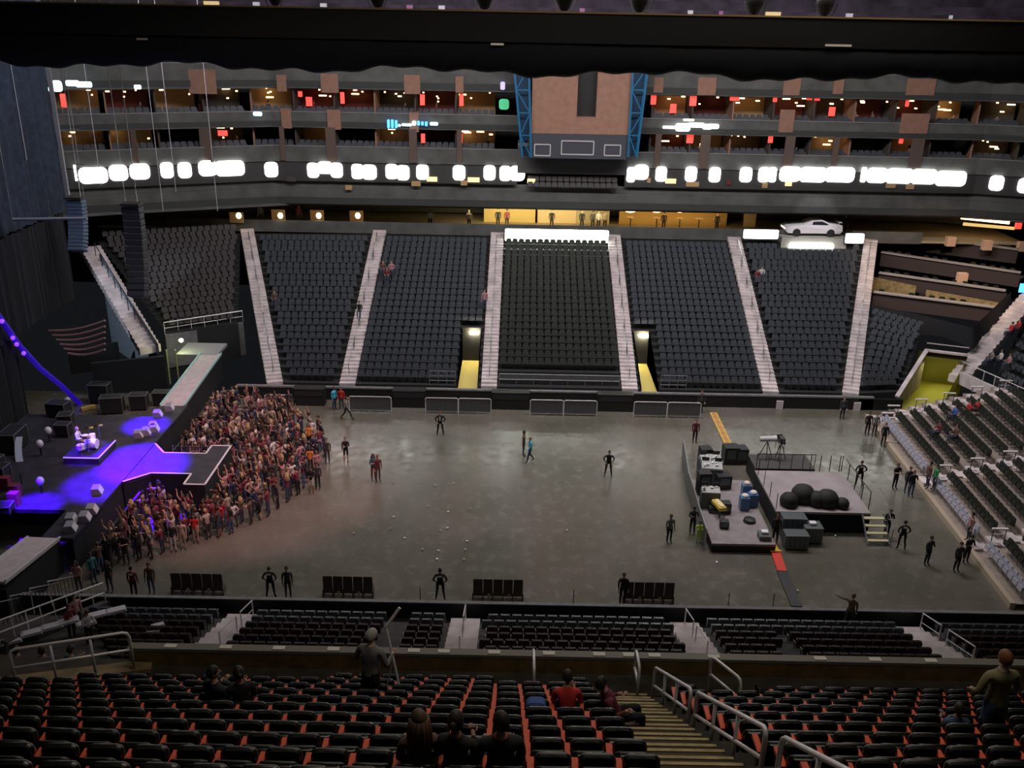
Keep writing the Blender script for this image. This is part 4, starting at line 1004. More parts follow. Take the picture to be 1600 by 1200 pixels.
for k, (px, pb) in enumerate(((42, 250), (255, 330), (158, 290), (275, 300), (340, 330))):
    q = PY(px, pb, 57); t = tag(MB().tube([(0, 0, 0), (0, 0, 33-q.z)], .018, 5).build('hanging_cable', mat('cable_grey', (.45, .45, .5), .5), loc=q), 'thin grey vertical cable hanging over the stage side, %s from the left' % ORD[[1, 3, 2, 4, 5][k]], 'cable')
# mic poles, road cases, gear on stage and behind it
casem = mat('case_black', (.02, .02, .024), .5); 
cases = [(-27.5, 51.8, SZ, 1.2, .8, .9), (-26.5, 50.5, SZ, .8, .8, .7), (-27.6, 44.0, SZ, 1.4, .8, 1.0), (-26.4, 42.8, SZ, .9, .7, 1.1), (-27.8, 47.0, SZ, .9, 1.6, 1.2), (-25.9, 48.9, SZ, .8, .6, .8), (-27.2, 40.6, SZ, 1.2, 1.0, .8), (-24.8, 38.9+.9, SZ, 1.0, .7, .5),
         (-26.4, 56.5, 0, 1.4, .8, 1.2), (-24.9, 57.2, 0, 1.1, .8, 1.1), (-23.6, 58.0, 0, 1.2, .7, 1.0), (-27.9, 58.2, 0, 1.3, .8, 1.4), (-24.2, 35.6, 0, 1.3, .8, 1.1), (-26.0, 36.4, 0, 1.2, .8, 1.2), (-25.2, 37.4, 0, .9, .7, 1.4)]
def case(x, y, z, sx, sy, sz, label, rz=0):
    t = thing('road_case', label, 'case', (x, y, z), rz)
    MB().slab(sx, sz-.12, sy, .02, .03, mx=MX((0, 0, .1))).build('body', casem, t)
    m2 = MB()
    for u in (-1, 1):
        for v in (-1, 1): m2.box((u*sx/2, v*sy/2, .1+(sz-.12)/2), (.04, .04, sz-.12))
        m2.box((0, u*sy/2, sz-.04), (sx, .04, .04)); m2.box((u*sx/2, 0, sz-.04), (.04, sy, .04))
    m2.build('edge_trim', alum, t)
    m2 = MB()
    for u in (-1, 1):
        for v in (-1, 1): m2.lathe([(.05, -.02), (.05, .02)], (u*sx*.4, v*sy*.4, .05), 8, mx=RX)
    m2.build('caster', black, t)
    return t
for k, (x, y, z, a, b_, c) in enumerate(cases):
    case(x, y, z, a, b_, c, 'dark equipment case %s, %s from the far end' % ('on the stage behind the drum platform' if z else 'on the floor beyond the stage end', ORD[k+1 if z else k-7]), random.uniform(-.2, .2))
t = thing('curved_screen', 'curved white reflective screen standing at the left of the stage', 'screen', (0, 0, 0))
q0_, q1_ = PZ(22, 700, SZ), PZ(34, 752, SZ)
m2 = MB(); n = 9
for i in range(n):
    f = i/(n-1); q = PY(24-6*sin(f*pi)+12*f, 683+68*f, 46.5-2*f); m2.v += [tuple(q), tuple(q+Vector((.35, .1, 0)))]
for i in range(n-1): m2.f.append((2*i, 2*i+1, 2*i+3, 2*i+2)); m2.m.append(0)
m2.build('panel', mat('screen_pale', (.45, .5, .65), .4), t)
MB().tube([PZ(34, 756, SZ), PZ(34, 756, SZ)+Vector((0, 0, .6))], .03, 6).build('stand', dsteel, t)
for k, (px, py, em) in enumerate(((18, 680, 0), (65, 697, 1), (66, 756, 1), (78, 676, 1), (108, 628, 0))):
    q = PZ(px, py+14, SZ)
    t2 = thing('moving_head', 'pale lamp head on short stand at left of the stage, %s from left' % ORD[k+1], 'stage lamp', (max(q.x, -29), q.y, SZ))
    MB().tube([(0, 0, 0), (0, 0, .5)], .05, 8).build('stand', dsteel, t2)
    MB().ell((0, 0, .68), (.2, .2, .24), 12).build('head', mat('lamp_head_lit', (.7, .7, .8), .3) if em else mat('lamp_head', (.4, .4, .45), .4), t2, smooth=True)  # lit heads only get a lighter colour, nothing glows
for k, (px, py) in enumerate(((10, 664+100), (30, 772), (33, 780))):
    q = PZ(px, py, SZ); tag(MB().box((0, 0, .35), (.5, .4, .7)).build('amp_rack', mat('amp_red_glow', (.2, .03, .06), .5), loc=(max(q.x, -29), q.y-.3*k, SZ)), 'dark amp rack with red glow in its colour at the left edge, %s from the left' % ORD[k+1], 'amplifier')  # red glow painted into the rack colour, without emission
# yellow case, floor clutter behind stage
q = PZ(138, 640, 0); tag(MB().slab(.9, .25, .3, .03, .05).build('yellow_case', mat('yel_case', (.6, .42, .12), .6), loc=(q.x, q.y, SZ*0), rz=.7), 'yellow tube-shaped case on the floor beyond the stage', 'case')

# ================================================================== B-STAGE AND MIX POSITION
bx0, bx1, by0, by1, bz = 13.85, 18.75, 42.55, 47.3, 1.2
t = thing('satellite_stage', 'square grey-lilac platform stage at the right end of the floor', 'stage', (0, 0, 0))
MB().box(((bx0+bx1)/2, (by0+by1)/2, bz-.06), (bx1-bx0, by1-by0, .12)).build('deck', mat('bdeck', (.33, .29, .31), .6, noise=.12, nscale=1), t)
m2 = MB(); m2.box(((bx0+bx1)/2, by0+.03, bz/2-.07), (bx1-bx0, .05, bz-.14)); m2.box((bx0+.03, (by0+by1)/2, bz/2-.07), (.05, by1-by0, bz-.14)); m2.box((bx1-.03, (by0+by1)/2, bz/2-.07), (.05, by1-by0, bz-.14)); m2.build('skirt', blackcloth, t)
m2 = MB()
for x in [bx1]*5: pass
for k in range(5): y = by0+.4+k*1.1; m2.tube([(bx1, y, bz), (bx1, y, bz+1.0)], .025, 6)
for k in range(4): m2.tube([(bx1-.15-k*.55, by1, bz), (bx1-.15-k*.55, by1, bz+1.0)], .025, 6); m2.tube([(bx0+.05, by0+.3+k*1.3, bz), (bx0+.05, by0+.3+k*1.3, bz+.9)], .02, 6)
m2.build('post', black, t)
m2 = MB(); m2.tube([(bx1, by0+.4, bz+1), (bx1, by1-.4, bz+1)], .025, 6); m2.build('rail', dsteel, t)
t = thing('stage_steps', 'four pale yellowish steps at the corner of the square platform', 'stairs', (bx1+.1, by0-.0, 0))
for k in range(4): MB().box((0, -.25-.28*(3-k)+.0, .27*(k+1)-.03), (1.05, .26, .05)).build('tread', mat('tread_pale', (.5, .48, .3), .6), t)
m2 = MB()
for s_ in (-.55, .55): m2.bar((s_, -1.25, .1), (s_, 0, 1.15), .05, .12); 
m2.build('stringer', alum, t)
m2 = MB()
for s_ in (.6,): m2.tube([(s_, -1.3, 0), (s_, -1.3, 1.0), (s_, .2, 2.1), (s_, 1.1, 2.1)], .025, 6); m2.tube([(s_, -.5, .6), (s_, -.5, 1.6)], .02, 6)
m2.build('rail', alum, t)
# black domes
for k, (px, py, r) in enumerate(((1235, 793, .48), (1255, 783, .62), (1277, 789, .5), (1293, 790, .58), (1318, 795, .36))):
    q = PZ(px, py+2, bz); q.y = max(q.y, by0+r+.02)
    t2 = thing('covered_drum', 'round black covered instrument on the square platform, %s from the left' % ORD[k+1], 'instrument', (q.x, q.y+.2, bz))
    MB().lathe([(r*.85, 0), (r, r*.35), (r*.97, r*.9), (r*.7, r*1.3), (r*.25, r*1.5), (.02, r*1.53)], n=18).build('cover', mat('cover_black', (.018, .018, .018), .75), t2, smooth=True)
# cases before the platform
cg = mat('case_grey', (.10, .12, .13), .45)
for k, (px, py, sx, sy, sz) in enumerate(((1236, 830, 1.25, .75, 1.2), (1241, 848, 1.2, .7, .85), (1266, 838, .95, .8, .95), (1192, 848, .6, .6, .8))):
    q = PZ(px, py+6, 0); 
    t2 = thing('metal_case', ['tall grey equipment case against the square platform', 'low grey metal cage case in front, left of the pair', 'grey metal case with white bottles on top, right of the pair', 'small case with a shiny white top beside the cable crossing'][k], 'case', (q.x, q.y, 0))
    MB().slab(sx, sz-.1, sy, .02, .04, mx=MX((0, 0, .08))).build('body', cg, t2)
    m2 = MB()
    for u in range(5): m2.box((-sx/2+.1+u*(sx-.2)/4, -sy/2-.01, sz/2), (.03, .03, sz-.15))
    m2.box((0, -sy/2-.01, sz-.05), (sx, .04, .05)); m2.box((0, -sy/2-.01, .12), (sx, .04, .05)); m2.build('edge_trim', alum, t2)
    if k in (2, 3):
        MB().slab(.34, .12, .3, .02, .03, mx=MX((0, 0, sz))).build('white_box', mat('bright_white', (.8, .8, .85), .4), t2)
# mix position
mz = .5
t = thing('mix_platform', 'low lilac-grey platform carrying the sound desks', 'platform')
MB().box((11.75, 43.9, mz-.06), (3.2, 7.0, .12)).build('deck', mat('mdeck', (.26, .23, .24), .6, noise=.12), t)
m2 = MB(); m2.box((11.75, 40.43, mz/2-.06), (3.2, .05, mz-.12)); m2.box((10.18, 43.9, mz/2-.06), (.05, 7, mz-.12)); m2.build('skirt', black, t)
t = thing('crowd_barrier', 'long silver mesh barrier bending around the left side of the sound desks', 'barrier')
bp = [(9.85, 40.6), (9.9, 42.6), (10.0, 45), (10.05, 47), (10.25, 49), (10.45, 51.2)]
for (xa, ya), (xb, yb) in zip(bp, bp[1:]):
    MB().bar((xa, ya+.02, .6), (xb, yb-.02, .6), .05, 1.1).build('panel', mat('mesh_silver', (.16, .17, .18), .4, .6), t)
    MB().tube([(xa, ya, .0), (xa, ya, 1.2), (xb, yb-.05, 1.2), (xb, yb-.05, 0)], .035, 8).build('frame', mat('barrier_silver', (.4, .42, .44), .35, .6), t)
gear = [(1098, 770, 'tall black amplifier rack at the left row of the sound desks', .7, .6, 1.3, black, 0), (1100, 790, 'grey control desk with white lights', 1.0, .7, .9, alum, 1), (1110, 752, 'cluttered mixing desk with white papers', 1.2, .9, .95, alum, 1),
        (1128, 760, 'square black monitor box on the sound platform', .8, .8, .8, black, 0), (1100, 730, 'tall dark rack behind the white-lit desk', .7, .7, 1.3, black, 0), (1108, 742, 'white-lit lighting desk at the back of the sound platform', 1.3, .9, 1.0, alum, 2),
        (1140, 722, 'black drape-covered desk beside the back walkway', .9, .8, 1.1, black, 0), (1155, 722, 'dark case beside a white lamp behind the sound platform', .8, .8, 1.0, black, 0), (1133, 800, 'low black box behind the yellow case', .5, .5, .6, black, 0),
        (1131, 824, 'small black box at the front of the sound platform', .45, .4, .4, black, 0), (1100, 810, 'black rack at the near left corner of the sound platform', .6, .7, .8, black, 0)]
for k, (px, py, lb, sx, sy, sz, m_, lit) in enumerate(gear):
    q = PZ(px, py, mz); zz = mz if (q.y < 47.2 and q.x > 10.3) else 0
    if zz == 0: q = PZ(px, py, 0); q.x = max(q.x, 10.9)
    q.x = max(q.x, 10.25+sx/2)
    t2 = thing('sound_desk' if lit else 'equipment_rack', lb, 'desk' if lit else 'rack', (q.x, q.y, zz), random.uniform(-.15, .15))
    MB().slab(sx, sz, sy, .02, .04).build('cabinet', casem if m_ is black else cg, t2)
    if lit:
        m2 = MB(); m2.box((0, -.05, .02), (sx*.95, sy*.8, .06), mx=Matrix.Rotation(.25, 3, 'X'), ); m2.v = [(a_, b2_, c_+sz+.08) for a_, b2_, c_ in m2.v]; m2.build('console_top', mat('console_grey', (.4, .42, .42), .4), t2)
        m2 = MB()
        for j in range(5 if lit == 1 else 9): m2.box((random.uniform(-.4, .4)*sx, random.uniform(-.3, .3)*sy, sz+.2), (.16, .1, .04), rz=random.random())
        m2.build('papers', mat('paper_lit', (.85, .85, .85), .5), t2)
        for s_ in (-.3, .3): MB().slab(.4, .3, .04, .01, .02, mx=MX((s_*sx, sy*.3, sz+.12))).build('monitor', casem, t2)
    else:
        MB().box((0, -sy/2-.01, sz*.6), (sx*.7, .02, sz*.5)).build('face_panel', cg, t2)
# yellow case, blue tubs
q = PZ(1122, 804, mz)
t2 = thing('yellow_flight_case', 'bright yellow case open on a stand at the near end of the sound platform', 'case', (q.x, q.y, mz), .25)
MB().slab(.42, .22, 1.0, .03, .05, mx=MX((0, 0, .45))).build('body', mat('bright_yellow', (.75, .55, .1), .4), t2); MB().box((0, 0, .7), (.25, .8, .03)).build('lid_panel', mat('pale_yellow', (.85, .75, .4), .4), t2)
m2 = MB()
for u in (-.15, .15):
    for v in (-.4, .4): m2.tube([(u, v, 0), (u, v, .46)], .02, 6)
m2.build('leg', dsteel, t2)
for k, (px, py, cc) in enumerate(((1165, 775, (.10, .2, .38)), (1175, 790, (.06, .16, .34)), (1162, 795, (.08, .18, .34)))):
    q = PZ(px, py, mz); t2 = thing('blue_bin', 'blue tub with bright top on the sound platform, %s' % ['at the back', 'at the right', 'at the left front'][k], 'bin', (q.x, q.y, mz))
    MB().slab(.5, .75, .5, .03, .06).build('tub', mat('tub%d' % k, cc, .4), t2); MB().ell((0, 0, .8), (.2, .2, .12), 10).build('contents', mat('tubtop%d' % k, (.75, .6 if k == 0 else .75, .55 if k == 0 else .8), .5), t2)
q = PZ(1171, 815, mz); tag(MB().lathe([(.34, 0), (.3, .16), (.1, .2)], n=14).build('round_speaker', casem, loc=q), 'low black round base below the blue tubs', 'speaker')
# back walkway (camera platform)
t = thing('camera_platform', 'black railed camera platform behind the square stage', 'platform')
m2 = MB(); m2.box((15.7, 48.7, 1.05), (3.4, 1.9, .1)); m2.build('deck', mat('cdeck', (.05, .05, .05), .6), t)
m2 = MB(); m2.box((15.7, 47.8, .5), (3.4, .05, 1.0)); m2.box((14.02, 48.7, .5), (.05, 1.9, 1.0)); m2.build('skirt', black, t)
m2 = MB()
for k in range(6): m2.tube([(14.05+k*.66, 47.8, 1.1), (14.05+k*.66, 47.8, 2.0)], .02, 6)
m2.tube([(14.05, 47.8, 2.0), (17.35, 47.8, 2.0)], .025, 6); m2.build('rail', dsteel, t)
q = PZ(1190, 718, 1.1)
t = thing('follow_spot', 'white follow spotlight on a tripod on the camera platform', 'spotlight', (14.9, 49.1, 1.1), .1)
MB().lathe([(.14, -.5), (.16, -.3), (.16, .3), (.2, .5)], (0, 0, 1.25), 14, mx=RX).build('barrel', mat('spot_white', (.6, .6, .62), .4), t)
for k in range(3): a = k*2.1+.3; MB().tube([(0, 0, 1.1), (.45*cos(a), .45*sin(a), 0)], .025, 6).build('leg', dsteel, t)
t = thing('video_camera', 'black camera on a pedestal beside the follow spotlight', 'camera', (15.7, 49.0, 1.1))
MB().box((0, 0, 1.25), (.25, .5, .3)).build('body', casem, t); MB().lathe([(.08, 0), (.09, .3)], (0, -.5, 1.25), 12, mx=Matrix.Rotation(-pi/2, 3, 'X')).build('lens', black, t)
for k in range(3): a = k*2.1; MB().tube([(0, 0, 1.1), (.35*cos(a), .35*sin(a), 0)], .025, 6).build('leg', dsteel, t)
# chairs on floor behind
for k, (px, py) in enumerate(((1218, 700), (1272, 728))):
    q = PZ(px, py, 0); t2 = thing('folding_chair', 'dark folding chair %s' % ('on the floor behind the camera platform' if k == 0 else 'at the back edge of the square stage'), 'chair', (q.x, max(q.y, 50.2) if k == 0 else 47.75, 0), .3)
    if k: t2.location = (17.9, 47.8, 0)
    MB().slab(.42, .04, .4, .01, .01, mx=MX((0, 0, .45))).build('seat', casem, t2); MB().slab(.42, .35, .04, .01, .04, mx=MX((0, .2, .5))).build('backrest', casem, t2)
    for u in (-.19, .19):
        for v in (-.18, .18): MB().tube([(u, v, 0), (u, v, .46)], .015, 5).build('leg', dsteel, t2)

# cable crossings
t = thing('cable_ramp', 'yellow cable ramp crossing the far side of the floor', 'cable ramp')
for k in range(7): a = lerp((13.75, 58.3, .04), (13.7, 52.2, .04), k/7); c = lerp((13.75, 58.3, .04), (13.7, 52.2, .04), (k+.96)/7); MB().bar(a, c, .5, .08).build('segment', mat('ramp_yellow', (.62, .42, .10), .6), t); MB().bar(a+Vector((0, 0, .05)), c+Vector((0, 0, .05)), .2, .03).build('lid', mat('ramp_orange', (.5, .25, .1), .6), t)
t = thing('cable_ramp', 'grey cable ramp with yellow and red sections at the near side of the floor', 'cable ramp')
a0 = PZ(1206, 850, .04); a1 = PZ(1212, 864, .04); a2 = PZ(1222, 893, .04); a3 = PZ(1245, 948, .04)
MB().bar(a0, a1, .42, .1).build('segment', mat('ramp_brightyel', (.8, .5, .06), .5), t); MB().bar(a1, a2, .45, .12).build('segment', mat('ramp_red', (.7, .06, .04), .5), t); MB().bar(a2, a3, .5, .08).build('segment', mat('ramp_dark', (.035, .035, .04), .6), t)
p = (a1+a2)/2; MB().bar(a1+Vector((-.28, 0, .1)), a1+Vector((.28, .05, .1)), .12, .04).build('collar', mat('ramp_brightyel', (.8, .5, .06)), t)

# barricades by the far side and bench banks on near side
for k, (a, c) in enumerate(((412, 452), (545, 612), (665, 768), (828, 932), (988, 1091))):
    p = PZ(a, 646, 0); q = PZ(c, 646, 0); y = 57.4
    t = thing('bike_rack_barrier', 'light grey rail barrier by the far boards, %s from the left' % ORD[k+1], 'barrier', ((p.x+q.x)/2, y, 0)); wd = q.x-p.x
    npan = 2 if wd > 3 else 1
    for j in range(npan):
        x0_ = -wd/2+j*wd/npan; x1_ = x0_+wd/npan-.04
        MB().tube([(x0_, 0, 0), (x0_, 0, 1.05), (x0_+.1, 0, 1.12), (x1_-.1, 0, 1.12), (x1_, 0, 1.05), (x1_, 0, 0)], .03, 6).build('frame', rail_m, t)
        m2 = MB(); nb = int((x1_-x0_)/.12)
        for i in range(1, nb): m2.box((x0_+(x1_-x0_)*i/nb, 0, .62), (.02, .02, .95))
        m2.box(((x0_+x1_)/2, 0, .17), (x1_-x0_, .03, .03)); m2.build('bars', alum, t)
        MB().box(((x0_+x1_)/2, .03, .6), (x1_-x0_-.06, .012, .86)).build('mesh_panel', mat('mesh_grey', (.10, .105, .11), .6), t)
for k, (a, c) in enumerate(((455, 505), (612, 664), (768, 828), (932, 988))):
    p = PZ(a, 640, 0); q = PZ(c, 640, 0)
    t = thing('bench_crate', 'black box unit between the rail barriers at the far boards, %s from the left' % ORD[k+1], 'crate', ((p.x+q.x)/2, 58.6, 0))
    MB().slab(q.x-p.x, 1.25, .7, .03, .05).build('body', black, t); MB().box((0, -.36, .9), ((q.x-p.x)*.9, .02, .3)).build('panel', casem, t)
for k, (a, c) in enumerate(((266, 347), (505, 583), (739, 817), (972, 1050))):
    p = PZ(a, 934, 0); q = PZ(c, 936, 0); wd = q.x-p.x
    t = thing('player_bench', 'dark brown bank of five joined seats at the near boards, %s from left' % ORD[k+1], 'bench', ((p.x+q.x)/2, 36.0, 0))
    for j in range(5): MB().slab(wd/5-.03, .9, .08, .02, .05, mx=MX((-wd/2+(j+.5)*wd/5, -.1, .22))).build('backrest', mat('bench_brown', (.07, .052, .045), .6), t)
    for j in range(5): MB().slab(wd/5-.05, .07, .42, .02, .03, mx=MX((-wd/2+(j+.5)*wd/5, .14, .42))).build('seat', mat('bench_brown', (.07, .052, .045), .6), t)
    m2 = MB()
    for j in range(6): m2.box((-wd/2+j*wd/5*.995, 0, .21), (.05, .4, .42))
    m2.build('frame', mat('bench_frame', (.09, .07, .055), .6), t)
    for j in (1, 3): MB().ell((-wd/2+(j+.6)*wd/5, -.18, .3), (.08, .04, .08), 8).build('caster_lock', mat('tan', (.4, .33, .18), .6), t)
# litter
for k, (px, py) in enumerate(((615, 756), (679, 758), (553, 835), (615, 807), (610, 828), (632, 840), (668, 793), (699, 801), (735, 797), (697, 826), (688, 831), (728, 846), (660, 860), (684, 860), (727, 861), (682, 875), (725, 876), (885, 828), (1305, 839), (707, 756), (1078, 648), (1120, 880), (1246, 925))):
    q = PZ(px, py, 0.012)
    m2 = MB().slab(.10, .14, .05, .01, .02, mx=MX((0, 0, 0), rx=1.5)) if k % 2 else MB().lathe([(.035, 0), (.045, .11)], n=8)
    tag(m2.build('paper_cup' if k % 2 == 0 else 'paper_scrap', whitep, loc=(q.x, q.y, .012 if k % 2 == 0 else .03), rz=random.random()*3), 'small white bit of litter lying on the open arena floor', 'litter', 'litter on the arena floor')

# ================================================================== PEOPLE
SLOT = {'skin': 0, 'top': 1, 'legs': 2, 'hair': 3, 'shoe': 4}
def V(*a): return Vector(a)
def body_mesh(name, arms, legs='stand', lean=0.0, female=False, sleeve=True, hair='short', headturn=0.0, headtilt=0.0, bare_legs=False, sit=False, sub=1, width=1.0):
    """A person of 1.75 m facing -Y, feet at z=0 (seated: hips at the origin's height .47). arms: ((elbow, wrist) right, left)."""
    verts, edges, rad, tags = [], [], [], []
    def nd(p, r, par, tg):
        verts.append(Vector(p)); rad.append(r if isinstance(r, tuple) else (r, r)); i = len(verts)-1
        if par is not None: edges.append((par, i)); tags.append(tg)
        return i
    hz = .95 if not sit else .52
    pel = nd((0, 0, hz), (.155*width, .115), None, '')
    def up(h): return V(0, -sin(lean)*h, hz+cos(lean)*h)
    w1 = nd(up(.16), (.135*width, .10), pel, 'top'); ch = nd(up(.34), (.165*width, .115), w1, 'top'); nb = nd(up(.49), (.085, .075), ch, 'top')
    nk = nd(up(.56), (.052, .055), nb, 'skin'); ht = nd(up(.60), (.05, .055), nk, 'skin')
    sw = .175 if female else .195
    hands = []
    for s_, (el, wr) in zip((1, -1), arms):
        sh = nd(up(.445)+V(s_*sw, 0, 0), .062*width, ch, 'top')
        e = up(.445)+V(s_*sw, 0, 0)+V(s_*el[0], el[1], el[2]); ei = nd(e, .046*width, sh, 'top')
        w_ = e+V(s_*wr[0], wr[1], wr[2]); wi = nd(w_, (.03, .03), ei, 'top' if sleeve else 'skin')
        d = (w_-e).normalized(); pl = nd(w_+d*.075, (.036, .022), wi, 'skin'); hands.append((w_+d*.075, d, s_))
    if legs == 'stand': L = [((.10, .0, .50), (.11, .02, .08)), ((-.10, .0, .50), (-.11, .02, .08))]
    elif legs == 'wide': L = [((.15, -.02, .50), (.21, .03, .08)), ((-.15, .0, .50), (-.21, .03, .08))]
    elif legs == 'walk': L = [((.09, -.16, .52), (.10, -.24, .09)), ((-.09, .02, .51), (-.10, .30, .13))]
    elif legs == 'stride': L = [((.09, -.22, .55), (.10, -.38, .10)), ((-.09, .10, .52), (-.10, .42, .16))]
    else: L = [((.11, -.42, .50), (.12, -.44, .08)), ((-.11, -.42, .50), (-.12, -.44, .08))]
    for kn, an in L:
        hip = nd((kn[0]*.85, 0, hz-.05), .095*width, pel, 'legs'); ki = nd(kn, .062, hip, 'legs'); 
        ca = nd((kn[0]*.5+an[0]*.5, (kn[1]+an[1])/2+.015, (kn[2]+an[2])*.55), .055, ki, 'skin' if bare_legs else 'legs')
        a_ = nd(an, .04, ca, 'skin' if bare_legs else 'legs'); nd((an[0]*1.05, an[1]-.15, an[2]-.045), (.038, .03), a_, 'shoe')
    me = bpy.data.meshes.new('tmp'); me.from_pydata([tuple(v) for v in verts], edges, []); o = bpy.data.objects.new('tmp', me); C.objects.link(o)
    sk = o.modifiers.new('Skin', 'SKIN'); sk.use_smooth_shade = True
    sv = me.skin_vertices[0].data
    for i, r in enumerate(rad): sv[i].radius = r
    sv[0].use_root = True
    ss = o.modifiers.new('Sub', 'SUBSURF'); ss.levels = sub; ss.render_levels = sub
    dg = bpy.context.evaluated_depsgraph_get(); dg.update(); ev = o.evaluated_get(dg); bm_ = bpy.data.meshes.new_from_object(ev)
    mb = MB(); mb.v = [tuple(v.co) for v in bm_.vertices]
    for p in bm_.polygons:
        c = p.center; best = 1e9; tg = 'top'
        for (i, j), t_ in zip(edges, tags):
            a = verts[i]; b_ = verts[j]; d = b_-a; u = max(0, min(1, (c-a).dot(d)/max(1e-9, d.length_squared))); q = (c-(a+d*u)).length-.5*(rad[i][0]*(1-u)+rad[j][0]*u)
            if q < best: best = q; tg = t_
        if tg in ('top',) and c.z < hz-.02 and abs(c.x) < .22 and not sit: tg = 'legs'
        mb.f.append(tuple(p.vertices)); mb.m.append(SLOT[tg])
    bpy.data.objects.remove(o); bpy.data.meshes.remove(me); bpy.data.meshes.remove(bm_)
    # fingers: four of unequal length, bent, and a thumb from the side of the palm
    for p, d, s_ in hands:
        side = d.cross(V(0, 1, 0) if abs(d.y) < .8 else V(0, 0, 1)).normalized(); nrm = d.cross(side).normalized()
        for k, ln in enumerate((.065, .075, .07, .055)):
            b0 = p+side*(k-1.5)*.019+d*.015; mb.tube([b0, b0+d*ln*.55+nrm*.006, b0+d*ln*.9+nrm*.03], [.0095, .0085, .006], 5, 0)
        b0 = p-d*.03+side*.028; mb.tube([b0, b0+side*.025+d*.03, b0+side*.03+d*.062+nrm*.01], [.011, .01, .007], 5, 0)
    # head
    hc = up(.685)+V(0, -.015, 0); hm = Matrix.Translation(hc) @ Matrix.Rotation(headturn, 4, 'Z') @ Matrix.Rotation(headtilt, 4, 'X')
    vs = []; n = 14; rows = 10
    for i in range(rows+1):
        ph = pi*i/rows; z = -cos(ph)*.118; r = sin(ph)
        for k in range(n):
            a = 2*pi*k/n; x = cos(a)*r*.077; y = sin(a)*r*.094
            if z < -.02: x *= 1-.30*(-z-.02)/.1; y = y*(1-.12*(-z-.02)/.1)-.008*(-z/.1)
            if y < 0 and abs(x) < .03 and -.02 < z < .03: y += .0
            vs.append(hm @ V(x, y, z))
    fs = [(i*n+k, i*n+(k+1) % n, (i+1)*n+(k+1) % n, (i+1)*n+k) for i in range(rows) for k in range(n)]
    mb.add(vs, fs, 0)
    mb.add([hm @ V(*q) for q in ((-.010, -.090, .022), (.010, -.090, .022), (.019, -.088, -.022), (-.019, -.088, -.022), (0, -.121, -.018))], [(0, 1, 4), (1, 2, 4), (2, 3, 4), (3, 0, 4)], 0)
    for s_ in (-1, 1):
        mb.ell(hm @ V(s_*.079, .008, 0), (.010, .02, .03), 6, 0)
        mb.ell(hm @ V(s_*.031, -.083, .012), (.013, .008, .007), 6, 4)
        mb.ell(hm @ V(s_*.031, -.085, .032), (.018, .006, .004), 6, 3)
    mb.ell(hm @ V(0, -.083, -.055), (.022, .009, .007), 6, 4)
    # hair
    hv = []; hn = 16; hr = 9
    for i in range(hr+1):
        f = i/hr
        for k in range(hn):
            a = 2*pi*k/hn; front = max(0, -sin(a)); end = {'short': .52, 'bald': .1, 'long': .56, 'bun': .53}[hair]
            ph = f*pi*(end+(.10 if sin(a) > -.2 else -.18*front))
            r = sin(ph); z = cos(ph)*.133; x = cos(a)*r*.089; y = sin(a)*r*.106+.008
            hv.append(hm @ V(x*(1+.03*sin(k*5+i)), y, z+.002))
    if hair != 'bald':
        mb.add(hv, [(i*hn+k, (i+1)*hn+k, (i+1)*hn+(k+1) % hn, i*hn+(k+1) % hn) for i in range(hr) for k in range(hn)], 3)
    if hair == 'long':
        for k in range(9):
            a = pi*(k/8*1.15-.075); b0 = hm @ V(cos(a)*.08, sin(a)*.09+.01, .03)
            mb.tube([b0, b0+V(cos(a)*.02, sin(a)*.03, -.14), b0+V(cos(a)*.03, .05+.01*sin(k*3), -.30), b0+V(cos(a)*.015, .045, -.40-.03*sin(k*2.3))], [.03, .038, .036, .012], 6, 3)
    if hair == 'bun': mb.ell(hm @ V(0, .12, .03), (.04, .045, .05), 8, 3)
    m_ = mb.mesh(name, [sk_m, sk_m, sk_m, sk_m, sk_m], True)
    return m_
skins = [M('skin_a', (.55, .33, .25), .6), M('skin_b', (.42, .24, .17), .6), M('skin_c', (.25, .13, .09), .6), M('skin_d', (.62, .40, .32), .6)]
sk_m = skins[0]
hairs = {'dark': M('hair_dark', (.02, .014, .01), .6), 'brown': M('hair_brown', (.09, .05, .03), .6), 'blond': M('hair_blond', (.35, .25, .12), .6), 'grey': M('hair_grey', (.45, .43, .41), .7), 'red': M('hair_red', (.20, .07, .03), .6)}
cloth = {'black': (.012, .012, .013), 'white': (.6, .58, .58), 'grey': (.18, .18, .18), 'red': (.50, .03, .03), 'maroon': (.16, .03, .045), 'pink': (.42, .22, .23), 'navy': (.02, .03, .08), 'blue': (.04, .12, .45),
         'teal': (.05, .16, .19), 'cyan': (.06, .45, .65), 'brown': (.12, .07, .05), 'olive': (.20, .18, .09), 'orange': (.7, .28, .06), 'green': (.05, .3, .1), 'lime': (.5, .75, .08), 'beige': (.4, .33, .27), 'darkgrey': (.05, .05, .055), 'denim': (.06, .1, .2), 'jeans': (.05, .06, .1)}
def cm(c): return M('cloth_'+c, cloth[c], .85)
DOWN = ((.03, .0, -.28), (.0, -.06, -.25)); HIP = ((.14, .06, -.25), (-.12, -.10, -.17)); UP = ((.08, -.10, .24), (-.04, -.05, .26)); PHONE = ((.05, -.05, -.28), (-.10, -.22, .12)); CROSS = ((.05, -.05, -.26), (-.22, -.20, .04))
SWF = ((.03, -.10, -.26), (.0, -.16, -.2)); SWB = ((.03, .12, -.25), (.0, .02, -.26)); LAP = ((.04, -.05, -.27), (-.08, -.24, .0)); OUT = ((.24, -.05, -.05), (.24, -.05, .02))
